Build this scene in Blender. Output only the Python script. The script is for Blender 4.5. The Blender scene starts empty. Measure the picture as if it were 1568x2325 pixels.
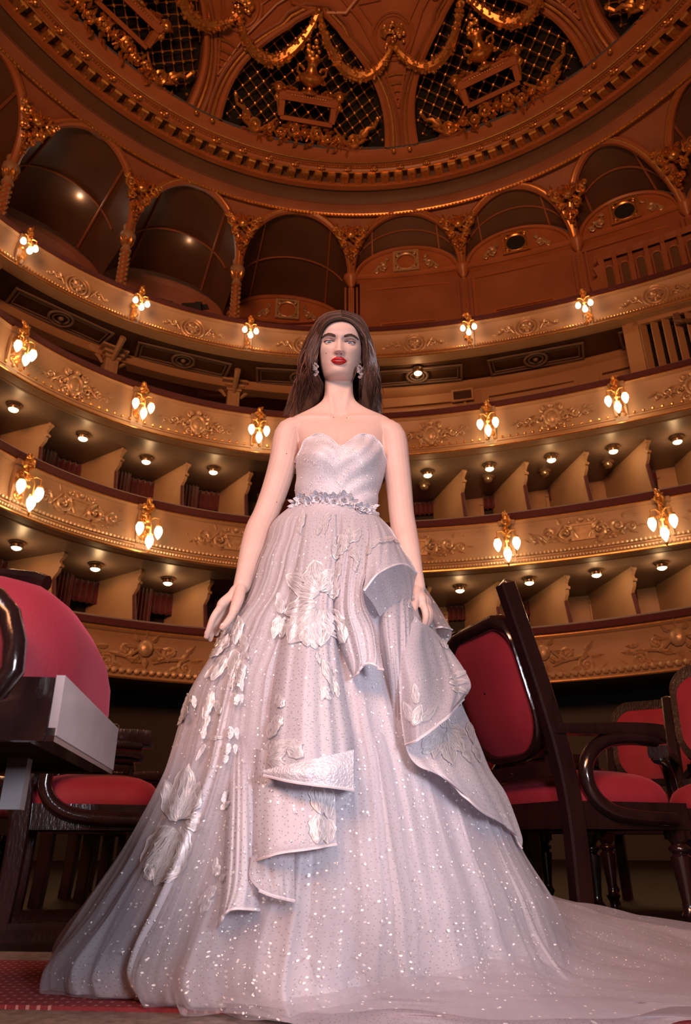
import bpy, bmesh, math, random
import numpy as np
from mathutils import Vector, Matrix, noise
from mathutils.bvhtree import BVHTree
random.seed(7)
S = bpy.context.scene
COL = S.collection
PI = math.pi
# ------------------------------------------------------------------ camera
PIT = math.radians(24.27)
cd = bpy.data.cameras.new('camera')
cd.sensor_fit = 'HORIZONTAL'; cd.sensor_width = 36.0; cd.lens = 1665/1568*36
cd.clip_end = 200; cd.clip_start = 0.05
cd.dof.use_dof = True; cd.dof.focus_distance = 2.05; cd.dof.aperture_fstop = 12.0
co = bpy.data.objects.new('camera', cd); COL.objects.link(co)
co.location = (0, 0, 0.3); co.rotation_euler = (PI/2+PIT, 0, 0)
S.camera = co
# ------------------------------------------------------------------ world, large lights, exposure
w = bpy.data.worlds.new('world'); S.world = w; w.use_nodes = True
w.node_tree.nodes['Background'].inputs[0].default_value = (1.0, 0.42, 0.22, 1)
w.node_tree.nodes['Background'].inputs[1].default_value = 0.042
def area(name, loc, target, size, power, color, sy=None, spread=None):
    l = bpy.data.lights.new(name, 'AREA'); l.energy = power; l.color = color; l.size = size
    if sy: l.shape = 'RECTANGLE'; l.size_y = sy
    if spread: l.spread = math.radians(spread)
    o = bpy.data.objects.new(name, l); COL.objects.link(o); o.location = loc
    o.rotation_euler = (Vector(target)-Vector(loc)).to_track_quat('-Z', 'Y').to_euler()
    return o
area('key_softbox', (-1.0, -0.75, 2.45), (-.05, 1.9, 0.85), 0.9, 17, (0.98, 0.92, 1.0), spread=110)
area('low_flash', (0.75, -0.25, 0.62), (-0.25, 2.0, 0.7), 0.34, 15, (0.93, 0.90, 1.0), spread=120)
area('hall_fill', (-3, -9, 7), (0, 15, 9), 7.0, 1120, (1.0, 0.38, 0.16), sy=3.0, spread=120)  # unseen warm lamp behind the camera, added to light the hall evenly
vs = S.view_settings
S.display_settings.display_device = 'sRGB'
vs.view_transform = 'Standard'; vs.look = 'None'; vs.exposure = 0.0; vs.gamma = 1.0; vs.use_curve_mapping = False
S.cycles.use_denoising = True
S.cycles.max_bounces = 8; S.cycles.transparent_max_bounces = 24; S.cycles.sample_clamp_indirect = 3.0; S.cycles.sample_clamp_direct = 0
S.cycles.caustics_reflective = False; S.cycles.caustics_refractive = False
# ------------------------------------------------------------------ materials
def nt(m): return m.node_tree.nodes, m.node_tree.links
def mat(name, col, rough=.5, metal=0.0, var=None, scale=6.0, bump=0.0, bscale=40.0, spec=.5, coat=0, sheen=0, emit=None, estr=0, coord='Object', stretch=(1,1,1)):
    m = bpy.data.materials.new(name); m.use_nodes = True
    N, L = nt(m); b = N['Principled BSDF']
    b.inputs['Base Color'].default_value = (*col, 1); b.inputs['Roughness'].default_value = rough
    b.inputs['Metallic'].default_value = metal; b.inputs['Specular IOR Level'].default_value = spec
    b.inputs['Coat Weight'].default_value = coat; b.inputs['Coat Roughness'].default_value = .12
    b.inputs['Sheen Weight'].default_value = sheen
    if emit: b.inputs['Emission Color'].default_value = (*emit, 1); b.inputs['Emission Strength'].default_value = estr
    if var or bump:
        tc = N.new('ShaderNodeTexCoord'); mp = N.new('ShaderNodeMapping'); mp.inputs['Scale'].default_value = stretch
        L.new(tc.outputs[coord], mp.inputs['Vector'])
    if var:
        n = N.new('ShaderNodeTexNoise'); n.inputs['Scale'].default_value = scale; n.inputs['Detail'].default_value = 6
        r = N.new('ShaderNodeValToRGB'); r.color_ramp.elements[0].position = .32; r.color_ramp.elements[1].position = .68
        r.color_ramp.elements[0].color = (*col, 1); r.color_ramp.elements[1].color = (*var, 1)
        L.new(mp.outputs[0], n.inputs['Vector']); L.new(n.outputs[0], r.inputs[0]); L.new(r.outputs[0], b.inputs['Base Color'])
    if bump:
        n2 = N.new('ShaderNodeTexNoise'); n2.inputs['Scale'].default_value = bscale; n2.inputs['Detail'].default_value = 4
        bp = N.new('ShaderNodeBump'); bp.inputs['Strength'].default_value = bump; bp.inputs['Distance'].default_value = .01
        L.new(mp.outputs[0], n2.inputs['Vector']); L.new(n2.outputs[0], bp.inputs['Height']); L.new(bp.outputs[0], b.inputs['Normal'])
    return m
M = {}
M['plaster'] = mat('cream_plaster', (.44,.28,.17), .5, var=(.38,.23,.135), scale=1.5, bump=.15, bscale=12)
M['wall'] = mat('ochre_wall', (.42,.24,.13), .6, var=(.36,.20,.105), scale=.8, bump=.1, bscale=9)
M['terra'] = mat('terracotta_plaster', (.36,.135,.070), .5, var=(.29,.105,.052), scale=1.2, bump=.15, bscale=8)
M['dome'] = mat('dome_paint', (.46,.165,.070), .38, var=(.38,.130,.05), scale=1.5, bump=.1, bscale=8)
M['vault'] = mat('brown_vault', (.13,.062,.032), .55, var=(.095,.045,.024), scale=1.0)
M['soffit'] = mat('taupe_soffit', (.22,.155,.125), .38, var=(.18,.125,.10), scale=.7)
M['gilt'] = mat('gilding', (.85,.46,.16), .30, .75, var=(.62,.29,.09), scale=14)
M['giltpale'] = mat('pale_gilt_relief', (.66,.46,.30), .36, .35, var=(.50,.32,.19), scale=10)
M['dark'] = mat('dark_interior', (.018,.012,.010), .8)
M['mesh'] = mat('dark_mesh_cloth', (.012,.012,.016), .9)
M['velvet'] = mat('dark_red_velvet', (.085,.006,.014), .85, var=(.06,.004,.010), scale=20, sheen=.25)
M['drape'] = mat('burgundy_curtain', (.13,.008,.018), .8, var=(.09,.005,.012), scale=8, sheen=.2)
M['glassmetal'] = mat('lamp_rim', (.45,.33,.22), .25, .8)
M['bulb'] = mat('lit_bulb', (1,.9,.7), .4, emit=(1,.80,.50), estr=9.0)
M['bulbcool'] = mat('lit_globe', (1,.95,.85), .4, emit=(1,.92,.78), estr=7.0)
M['down'] = mat('lit_downlight', (1,.9,.7), .4, emit=(1,.72,.40), estr=6.0)
# ------------------------------------------------------------------ mesh helpers
class MB:
    def __init__(s): s.v = []; s.f = []; s.uv = None
    def add(s, vs, fs):
        o = len(s.v); s.v.extend([tuple(p) for p in vs]); s.f.extend([tuple(i+o for i in f) for f in fs])
    def grid(s, P, closeu=False, closev=False):
        nv = len(P); nu = len(P[0]); fs = []
        for i in range(nv-(0 if closev else 1)):
            for j in range(nu-(0 if closeu else 1)):
                a = i*nu+j; b = i*nu+(j+1) % nu; c = ((i+1) % nv)*nu+(j+1) % nu; d = ((i+1) % nv)*nu+j
                fs.append((a, b, c, d))
        s.add([p for r in P for p in r], fs)
    def box(s, c, sz, X=None):
        x, y, z = sz[0]/2, sz[1]/2, sz[2]/2
        vs = [Vector((a*x, b*y, d*z)) for a in (-1,1) for b in (-1,1) for d in (-1,1)]
        X = X or Matrix.Identity(4); c = Vector(c)
        s.add([X @ (v+c) for v in vs], [(0,1,3,2),(4,6,7,5),(0,4,5,1),(2,3,7,6),(0,2,6,4),(1,5,7,3)])
    def tube(s, path, rad, n=6, X=None, caps=True, flat=1.0, up=None):
        path = [Vector(p) for p in path]; m = len(path)
        if not hasattr(rad, '__len__'): rad = [rad]*m
        rows = []; ref = None
        for i, p in enumerate(path):
            t = (path[min(i+1, m-1)]-path[max(i-1, 0)]).normalized()
            if ref is None:
                ref = Vector(up) if up else (Vector((0,0,1)) if abs(t.z) < .9 else Vector((1,0,0)))
            a = ref-t*ref.dot(t)
            if a.length < 1e-6: a = t.orthogonal()
            a.normalize(); b = t.cross(a)
            if not up: ref = a
            rows.append([p+(a*math.cos(2*PI*k/n)*flat+b*math.sin(2*PI*k/n))*rad[i] for k in range(n)])
        if X: rows = [[X @ q for q in r] for r in rows]
        o = len(s.v); s.grid(rows, closeu=True)
        if caps:
            s.f.append(tuple(o+k for k in range(n))[::-1]); s.f.append(tuple(o+(m-1)*n+k for k in range(n)))
    def lathe(s, prof, n=16, X=None, a0=0, a1=2*PI):
        full = abs(a1-a0-2*PI) < 1e-6
        k = n if full else n+1
        rows = [[Vector((r*math.cos(a0+(a1-a0)*j/n), r*math.sin(a0+(a1-a0)*j/n), z)) for j in range(k)] for r, z in prof]
        if X: rows = [[X @ q for q in r] for r in rows]
        s.grid(rows, closeu=full)
    def ball(s, c, r, nu=8, nv=6, X=None):
        if not hasattr(r, '__len__'): r = (r, r, r)
        rows = []
        for i in range(nv+1):
            t = PI*i/nv
            st = max(math.sin(t), 1e-3)
            rows.append([Vector((c[0]+r[0]*st*math.cos(2*PI*j/nu), c[1]+r[1]*st*math.sin(2*PI*j/nu), c[2]-r[2]*math.cos(t))) for j in range(nu)])
        if X: rows = [[X @ q for q in rr] for rr in rows]
        s.grid(rows, closeu=True)
    def prism(s, poly, h, X=None):
        n = len(poly); vs = [Vector((x, y, 0)) for x, y in poly]+[Vector((x, y, h)) for x, y in poly]
        if X: vs = [X @ v for v in vs]
        s.add(vs, [tuple(range(n))[::-1], tuple(range(n, 2*n))]+[(i, (i+1) % n, n+(i+1) % n, n+i) for i in range(n)])
    def mesh(s, name, m, smooth=40):
        me = bpy.data.meshes.new(name); me.from_pydata(s.v, [], s.f)
        if m is not None: me.materials.append(m)
        if smooth:
            me.polygons.foreach_set('use_smooth', [True]*len(me.polygons))
            me.set_sharp_from_angle(angle=math.radians(smooth))
        me.update()
        return me
    def build(s, name, m, parent=None, smooth=40, X=None):
        return put(name, s.mesh(name, m, smooth), parent, X)
def put(name, me, parent=None, X=None):
    o = bpy.data.objects.new(name, me); COL.objects.link(o)
    if parent is not None: o.parent = parent
    if X is not None: o.matrix_local = X
    return o
def empty(name, X=None, parent=None):
    o = bpy.data.objects.new(name, None); COL.objects.link(o); o.empty_display_size = .1
    if parent is not None: o.parent = parent
    if X is not None: o.matrix_local = X
    return o
def tag(o, label=None, cat=None, group=None, kind=None):
    if label: o['label'] = label
    if cat: o['category'] = cat
    if group: o['group'] = group
    if kind: o['kind'] = kind
    return o
def copy_tree(o, parent=None, X=None):
    c = o.copy(); COL.objects.link(c)
    if parent is not None: c.parent = parent
    if X is not None: c.matrix_local = X
    for ch in list(o.children):
        copy_tree(ch, c)
    return c
def frame(o, u, v, w=None):
    u = Vector(u).normalized(); v = Vector(v); v = (v-u*v.dot(u)).normalized(); w = u.cross(v)
    return Matrix(((u.x, v.x, w.x, o[0]), (u.y, v.y, w.y, o[1]), (u.z, v.z, w.z, o[2]), (0,0,0,1)))
def crom(P, n):
    """Catmull-Rom through rows of arrays, n samples."""
    P = np.asarray(P, float); m = len(P); out = []
    for t in np.linspace(0, m-1, n):
        i = min(int(t), m-2); f = t-i
        p0 = P[i-1] if i > 0 else 2*P[i]-P[i+1]
        p1, p2 = P[i], P[i+1]; p3 = P[i+2] if i+2 < m else 2*P[i+1]-P[i]
        out.append(.5*(2*p1+(p2-p0)*f+(2*p0-5*p1+4*p2-p3)*f*f+(3*p1-p0-3*p2+p3)*f**3))
    return np.array(out)
def CR(P, n): return [Vector(p) for p in crom([list(q) for q in P], n)]
# photograph pixel -> ray of the camera, used to set things out in world space
FP = 1665.0
def ray(px, py):
    x = (px-784)/FP; y = -(py-1162.5)/FP
    return Vector((x, math.cos(PIT)-y*math.sin(PIT), math.sin(PIT)+y*math.cos(PIT)))
CAM = Vector((0, 0, .3))
def atY(px, py, Y): d = ray(px, py); return CAM+d*(Y/d.y)
def atZ(px, py, z): d = ray(px, py); return CAM+d*((z-.3)/d.z)
# ================================================================== THE HALL
HZ = dict(t4=11.9, t3=9.38, t2=6.56, t1=4.01)
CX, CY = .4, 6.5
FIT = dict(t4=((.904,1.081,-.316,8.359),-57.0,49.4), t3=((1.164,.726,-.406,8.398),-55.7,47.3),
           t2=((1.129,.476,-.141,8.398),-53.1,44.4), t1=((.541,-.02,8.315),-38.4,42.2))
def rad(k, ph):
    c, a, b = FIT[k]; a = math.radians(a)-.05; b = math.radians(b)+.05
    q = min(max(ph, a), b); v = np.polyval(c, q); d = np.polyval(np.polyder(np.array(c)), q)
    if k == 't1' : d = max(min(d, .8), -.8)
    return v+d*(ph-q)
def pl(k, ph, d=0.0, z=0.0):
    r = rad(k, ph)+d
    return Vector((CX+r*math.sin(ph), CY+r*math.cos(ph), z))
def pframe(k, phd, d, z):
    ph = math.radians(phd); t = pl(k, ph+.01)-pl(k, ph-.01)
    return frame(pl(k, ph, d, z), t, (0,0,1))
def hit(k, d, px, py):
    v = ray(px, py); lo, hi = 5.0, 25.0
    for _ in range(50):
        m = (lo+hi)/2; x, y = v.x*m, v.y*m
        ph = math.atan2(x-CX, y-CY); r = math.hypot(x-CX, y-CY)
        if y < CY or r < rad(k, ph)+d: lo = m
        else: hi = m
    p = CAM+v*lo
    return p, math.degrees(math.atan2(p.x-CX, p.y-CY))
PH0, PH1 = -84, 76
def sweep(mb, k, prof, a=PH0, b=PH1, n=140):
    rows = []
    for i in range(n+1):
        ph = math.radians(a+(b-a)*i/n)
        rows.append([pl(k, ph, d, z) for d, z in prof])
    mb.grid(rows)
# ---- relief pieces (local u right, v up, w out of the wall)
def spiral(mb, cx, cy, r, turns=1.4, dr=1, a0=0.0, th=.05, tail=None, X=None, w=.02):
    pts = []; rr = []
    if tail:
        e = Vector((cx+r*math.cos(a0), cy+r*math.sin(a0), w)); t0 = Vector((tail[0], tail[1], w))
        mid = (e+t0)/2+Vector((math.cos(a0), math.sin(a0), 0))*r*.45
        for i in range(5):
            f = i/5; pts.append(t0*(1-f)**2+mid*2*f*(1-f)+e*f*f); rr.append(th*(.45+.55*f))
    n = 13
    for i in range(n):
        f = i/(n-1); a = a0+dr*2*PI*turns*f; q = r*(1-.82*f)
        pts.append(Vector((cx+q*math.cos(a), cy+q*math.sin(a), w+.3*th*f))); rr.append(th*(1-.45*f))
    mb.tube(pts, rr, 5, X)
    mb.ball((cx, cy, w+.3*th), th*.8, 6, 4, X)
def leaf(mb, x, y, a, l, wd, X=None, h=.03, w=.02):
    R = Matrix.Translation((x, y, w)) @ Matrix.Rotation(a, 4, 'Z')
    if X: R = X @ R
    rows = []
    for i in range(6):
        f = i/5; b = wd*math.sin(PI*min(1, .12+.88*f)**.8)*(1 if f < 1 else 0)
        lift = h*math.sin(PI*f*.9+.2)
        rows.append([R @ Vector((l*f, s*b, lift*(1-.75*abs(s))+(.35*h if s == 0 else 0)-.01)) for s in (-1,-.5,0,.5,1)])
    mb.grid(rows)
def swirl_side(mb, s, W, H, seed, X=None):
    R = random.Random(seed)
    spiral(mb, s*W*.30, 0, H*.30, 1.5, s, PI/2 if s > 0 else PI/2, H*.07, (s*W*.06, -H*.28), X)
    spiral(mb, s*W*.62, H*.05, H*.24, 1.4, -s, -PI/2, H*.06, (s*W*.34, H*.3), X)
    spiral(mb, s*W*.86, -H*.05, H*.15, 1.2, s, PI/2, H*.045, (s*W*.66, -H*.22), X)
    for i in range(11):
        u = s*W*(.12+.85*i/10); v = R.uniform(-.42, .42)*H*(1-.4*i/10)
        leaf(mb, u, v, (0 if s > 0 else PI)+R.uniform(-1.1, 1.1), H*R.uniform(.2, .36), H*R.uniform(.05, .09), X, H*.09)
    for i in range(7):
        mb.ball((s*W*(.15+.8*R.random()), R.uniform(-.35, .35)*H, .03), H*R.uniform(.035, .06), 6, 4, X)
def ring(mb, cx, cy, r, t, X=None, n=20, flat=1.0, sx=1.0, w=.01):
    mb.tube([(cx+sx*r*math.cos(2*PI*i/n), cy+r*math.sin(2*PI*i/n), w) for i in range(n+1)], t, 6, X, caps=False)
def rect_frame(mb, w, h, t, dp, X=None):
    for x, y, a, b in ((0, h/2, w+t, t), (0, -h/2, w+t, t), (-w/2, 0, t, h-t), (w/2, 0, t, h-t)):
        mb.box((x, y, dp/2), (a, b, dp), X)
def relief_rosette():
    m = MB(); ring(m, 0, 0, .27, .03); ring(m, 0, 0, .19, .022)
    for i in range(8): leaf(m, 0, 0, 2*PI*i/8, .17, .05, h=.04)
    m.ball((0,0,.04), .045)
    for s in (-1, 1):
        spiral(m, s*.46, .02, .09, 1.2, s, PI/2, .022, (s*.3, -.12)); spiral(m, s*.68, -.02, .06, 1.1, -s, -PI/2, .016, (s*.5, .1))
        for i in range(4): leaf(m, s*(.36+.12*i), random.uniform(-.06,.06), (0 if s > 0 else PI)+random.uniform(-.6,.6), .14, .03, h=.02)
    return m
def relief_cartouche():
    m = MB(); ring(m, 0, .02, .2, .045, sx=.75); m.ball((0, .02, 0), (.13, .17, .06), 10, 6)
    for a in range(9): leaf(m, .22*math.cos(a*.7), .02+.27*math.sin(a*.7), a*.7+.5, .15, .045, h=.05)
    m.ball((0, .3, .05), .07); m.ball((0, -.24, .04), .06)
    for s in (-1, 1):
        spiral(m, s*.17, .27, .09, 1.3, s, -PI/2, .03); spiral(m, s*.17, -.2, .08, 1.3, -s, PI/2, .028)
        swirl_side(m, s, .85, .42, 3+s)
    return m
def relief_plaque():
    m = MB(); rect_frame(m, .42, .32, .05, .05); m.box((0, 0, .008), (.38, .28, .016))
    ring(m, 0, .27, .09, .03); m.ball((0, .28, .02), .06)
    for s in (-1, 1):
        spiral(m, s*.22, .27, .08, 1.3, s, PI, .026); swirl_side(m, s, 1.12, .62, 11+s)
        for i in range(6): leaf(m, s*(.28+.1*i), -.2+.03*i, (0 if s > 0 else PI)+random.uniform(-.5,.8)*s, .2, .045, h=.05)
    return m
def relief_scroll():
    m = MB()
    m.ball((-.05, .16, .02), (.15, .17, .08), 10, 6)
    for a in range(8): leaf(m, -.05+.17*math.cos(a*.8), .16+.2*math.sin(a*.8), a*.8, .2, .055, h=.07)
    for s in (-1, 1):
        spiral(m, s*.75, -.16, .17, 1.6, s, PI/2, .05, (s*.12, -.12)); spiral(m, s*.42, .1, .14, 1.4, -s, -PI/2, .045, (s*.1, .2))
        for i in range(9): leaf(m, s*(.15+.1*i), -.08+.22*math.sin(i*1.3), (0 if s > 0 else PI)+s*random.uniform(-.2,1.2), .24, .06, h=.06)
        for i in range(5): m.ball((s*(.3+.12*i), .02, .04), .025, 6, 4)
    return m
def relief_triangle():
    m = MB()
    m.ball((0, 1.05, .06), (.17, .15, .1), 8, 6)
    for s in (-1, 1):
        spiral(m, s*.36, 1.12, .16, 1.5, s, -PI/2, .05, (s*.1, .8)); spiral(m, s*.22, .78, .13, 1.4, -s, PI/2, .045, (s*.05, 1.0))
        spiral(m, s*.12, .48, .09, 1.3, s, -PI/2, .035, (s*.04, .3)); spiral(m, s*.52, 1.28, .09, 1.2, -s, PI, .03, (s*.3, 1.25))
        for i in range(16):
            v = .25+1.1*i/15; u = s*random.uniform(.02, .42)*v
            leaf(m, u, v, random.uniform(0, 6.28), .19*(.5+.5*v), .05, h=.07)
    for i in range(7): leaf(m, 0, 1.05, .3+2.5*i/6, .3, .06, h=.08)
    for i in range(4): m.ball((random.uniform(-.06,.06), .1+.12*i, .05), .05, 6, 4)
    return m
REL = {k: f().mesh('relief_'+k, M['giltpale' if k != 'triangle' else 'gilt'], 50) for k, f in
       (('rosette', relief_rosette), ('cartouche', relief_cartouche), ('plaque', relief_plaque), ('scroll', relief_scroll), ('triangle', relief_triangle))}
def structure(name, label=None):
    return tag(empty(name), label, None, None, 'structure')
# ---- floor
fb = MB(); fb.box((0, 8, -.1), (34, 28, .2)); 
M['floorwood'] = mat('dark_floor_boards', (.012,.005,.004), .45, var=(.008,.004,.003), spec=.15, scale=3, stretch=(1,12,1))
tag(fb.build('floor', M['floorwood'], smooth=0), kind='structure')
M['stone'] = mat('speckled_stone', (.30,.25,.23), .55, var=(.16,.12,.11), scale=55)
for i, (y0, y1, n) in enumerate(((2.20, 2.46, 'trim_1'), (1.20, 1.70, 'trim_2'))):
    m = MB(); X = Matrix.Translation((0, 0, .003)) @ Matrix.Rotation(-.10 if i == 0 else -.09, 4, 'Z')
    m.box((0, (y0+y1)/2-.08, 0), (7, y1-y0, .012), X); tag(m.build(n, M['stone'], smooth=0), kind='structure')
M['carpet'] = mat('red_carpet', (.30,.036,.046), .95, var=(.24,.027,.036), scale=60, bump=.5, bscale=400)
N, L = nt(M['carpet']); b = N['Principled BSDF']
tc = N.new('ShaderNodeTexCoord'); mp = N.new('ShaderNodeMapping'); mp.inputs['Scale'].default_value = (46, 30, 1); L.new(tc.outputs['Object'], mp.inputs[0])
vo = N.new('ShaderNodeTexVoronoi'); vo.inputs['Scale'].default_value = 1; vo.inputs['Randomness'].default_value = .05; vo.voronoi_dimensions = '2D'; L.new(mp.outputs[0], vo.inputs['Vector'])
lt = N.new('ShaderNodeMath'); lt.operation = 'LESS_THAN'; lt.inputs[1].default_value = .17; L.new(vo.outputs['Distance'], lt.inputs[0])
mx = N.new('ShaderNodeMix'); mx.data_type = 'RGBA'; L.new(lt.outputs[0], mx.inputs[0])
old = b.inputs['Base Color'].links[0].from_socket; L.new(old, mx.inputs[6]); mx.inputs[7].default_value = (.55,.25,.22,1); L.new(mx.outputs[2], b.inputs['Base Color'])
m = MB(); X = Matrix.Rotation(-.10, 4, 'Z'); m.box((0, 1.88, .008), (7, .56, .016), X)
tag(m.build('carpet_runner', M['carpet'], smooth=0), 'long red carpet runner with pale pin dots laid under the gown hem', 'carpet')
# ---- walls
wb = MB(); sweep(wb, 't4', [(1.3, 10.9), (1.3, 14.7), (1.42, 14.75)], 0, PH1, 60); sweep(wb, 't4', [(3.6, 10.9), (3.6, 18)], PH0, 3, 60)
wb.add([pl('t4', 0, 1.3, 10.9), pl('t4', 0, 3.6, 10.9), pl('t4', 0, 3.6, 16), pl('t4', 0, 1.3, 16)], [(0,1,2,3)])
tag(wb.build('wall_gallery', M['terra']), kind='structure')
wb = MB(); sweep(wb, 't3', [(1.25, 9.2), (1.25, 11.2)], -4, PH1, 60); sweep(wb, 't3', [(3.2, 9.2), (3.2, 11.2)], PH0, 0, 60)
tag(wb.build('wall_balcony', M['wall']), kind='structure')
wb = MB(); sweep(wb, 't3', [(2.6, 6.3), (2.6, 8.6)]); sweep(wb, 't2', [(2.6, 3.7), (2.6, 5.7)]); tag(wb.build('wall_boxes', M['plaster']), kind='structure')
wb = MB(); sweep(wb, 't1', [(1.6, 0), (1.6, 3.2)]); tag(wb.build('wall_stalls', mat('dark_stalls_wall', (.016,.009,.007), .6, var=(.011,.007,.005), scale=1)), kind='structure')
# ---- balcony fronts
def beads(k, d, z, r, step, a=PH0, b=PH1, el=1.0):
    m = MB(); ph = a
    while ph < b:
        p = pl(k, math.radians(ph), d, z); m.ball(p, (r*el, r*el, r), 6, 4); ph += step
    return m
def mouldings(k, zt, h, ledge):
    return [(.06,zt), (-.05,zt), (-.06,zt-.03), (-.03,zt-.07), (0,zt-.08), (.02,zt-.14), (.05,zt-.2), (.07,zt-.45*h), (.03,zt-.72*h), (-.01,zt-.78*h), (-.04,zt-.79*h), (-.045,zt-.82*h),
            (-.02,zt-.83*h), (-.05,zt-.9*h), (-.12,zt-.94*h), (-.14,zt-.97*h), (-.12,zt-h), (ledge,zt-h-.02)]
def balcony(k, name, label, zt, h, soff, soffmat, rail_h, phs, relief, rel_d, rel_z, rel_s=1.0):
    b = structure(name, label)
    m = MB(); sweep(m, k, mouldings(k, zt, h, .15)); m.build('parapet', M['plaster'], b)
    m = MB(); sweep(m, k, [(.35,zt-.05), (.33,zt+rail_h*.8), (.2,zt+rail_h), (.02,zt+rail_h*.95), (-.06,zt+rail_h*.7), (-.07,zt+.03), (-.03,zt+.005), (.1,zt)]); m.build('velvet_rail', M['velvet'], b)
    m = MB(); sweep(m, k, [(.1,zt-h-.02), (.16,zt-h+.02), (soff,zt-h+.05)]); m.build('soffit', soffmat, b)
    m = MB(); sweep(m, k, [(.2,zt-h+.22), (soff,zt-h+.22)]); m.build('deck', M['dark'], b)
    m = MB()
    sweep(m, k, [(-.052,zt+.004), (-.066,zt-.012), (-.066,zt-.026), (-.05,zt-.036)]); sweep(m, k, [(-.12,zt-h*.955), (-.152,zt-h*.965), (-.15,zt-h*.985), (-.12,zt-h*.995)])
    m.build('gilt_edge', M['gilt'], b)
    for ph in phs:
        X = pframe(k, ph, rel_d, zt+rel_z) @ Matrix.Scale(rel_s, 4)
        put({'rosette':'rosette','cartouche':'cartouche','plaque':'plaque_relief','scroll':'acanthus_scroll'}[relief], REL[relief], b, X)
    return b
LP = {k: [hit(k, -.2, *p)[1] for p in L] for k, L in (('t4', [(58,565),(317,697),(567,770),(1065,768),(1327,712)]), ('t3', [(38,820),(317,945),(585,1012),(1110,990),(1403,940)]), ('t2', [(42,1150),(326,1240),(1155,1275),(1510,1230)]))}
def mids(l, lo=None, hi=None): 
    l = sorted(l); out = []
    for a, c in zip(l, l[1:]): out += [(a+c)/2] if c-a < 25 else [a+(c-a)/4, a+3*(c-a)/4]
    return [l[0]-9]+out+[l[-1]+9]
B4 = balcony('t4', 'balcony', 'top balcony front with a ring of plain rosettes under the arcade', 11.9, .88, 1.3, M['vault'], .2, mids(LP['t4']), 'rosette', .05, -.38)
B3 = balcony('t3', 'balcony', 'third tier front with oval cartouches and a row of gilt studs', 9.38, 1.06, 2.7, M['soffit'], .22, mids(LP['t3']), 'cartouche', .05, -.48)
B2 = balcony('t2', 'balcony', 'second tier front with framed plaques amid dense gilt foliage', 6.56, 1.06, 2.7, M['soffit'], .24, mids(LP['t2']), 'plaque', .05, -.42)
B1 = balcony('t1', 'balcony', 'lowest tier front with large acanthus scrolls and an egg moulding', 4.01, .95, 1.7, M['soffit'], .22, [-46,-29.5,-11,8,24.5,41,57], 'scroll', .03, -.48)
beads('t4', -.07, 11.9-.70, .026, .42).build('bead_row', M['gilt'], B4)['kind'] = 'stuff'
beads('t3', -.06, 9.38-.80, .034, 1.15).build('stud_row', M['gilt'], B3)['kind'] = 'stuff'
beads('t2', -.06, 6.56-.80, .036, .55).build('bead_row', M['giltpale'], B2)['kind'] = 'stuff'
beads('t2', -.10, 6.56-.95, .03, .42).build('bead_row', M['giltpale'], B2)['kind'] = 'stuff'
beads('t1', -.09, 4.01-.80, .062, .95).build('egg_row', M['giltpale'], B1)['kind'] = 'stuff'
# pilaster consoles behind the lamps
def console(b, k, ph, zt, h, wdt):
    X = pframe(k, ph, .02, zt); m = MB()
    m.box((0, -.05, .07), (wdt*1.3, .09, .12), X); m.box((0, -.5*h, .02), (wdt, .8*h, .08), X)
    m.build('console', M['plaster'], b)
    m = MB(); spiral(m, 0, -.28*h, wdt*.4, 1.4, 1, PI/2, .035, (0, -.08), X, .07); spiral(m, 0, -.62*h, wdt*.3, 1.2, -1, -PI/2, .03, None, X, .07)
    for i in range(5): leaf(m, random.uniform(-.05,.05), -.2-.1*i, -PI/2+random.uniform(-.6,.6), .2, .05, X, .05, .07)
    m.build('console_scroll', M['gilt'], b)
for ph in LP['t4']: console(B4, 't4', ph, 11.9, .88, .17)
for ph in LP['t3']: console(B3, 't3', ph, 9.38, 1.06, .26)
for ph in LP['t2']: console(B2, 't2', ph, 6.56, 1.06, .26)
# soffit panels under the top balcony
for ph in mids(LP['t4']):
    X = pframe('t4', ph, .68, 11.9-.9+.01); X = X @ Matrix.Rotation(PI/2, 4, 'X')
    m = MB(); rect_frame(m, 2.2, .62, .05, .03, X); rect_frame(m, 2.02, .44, .025, .02, X); m.build('coffer_frame', M['soffit'], B4)
    m = MB(); ring(m, 0, 0, .26, .035, X); ring(m, 0, 0, .17, .025, X); m.ball((0,0,0), .07, 8, 6, X); m.build('ceiling_rose', M['soffit'], B4)
m = MB(); sweep(m, 't4', [(1.05, 11.0), (1.05, 10.8), (1.0, 10.72), (1.3, 10.72)], PH0, -2, 60); sweep(m, 't4', [(1.12, 11.02), (1.1, 10.9), (1.2, 10.8), (1.3, 10.78)], -2, PH1, 60); m.build('beam', M['wall'], B4)
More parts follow.
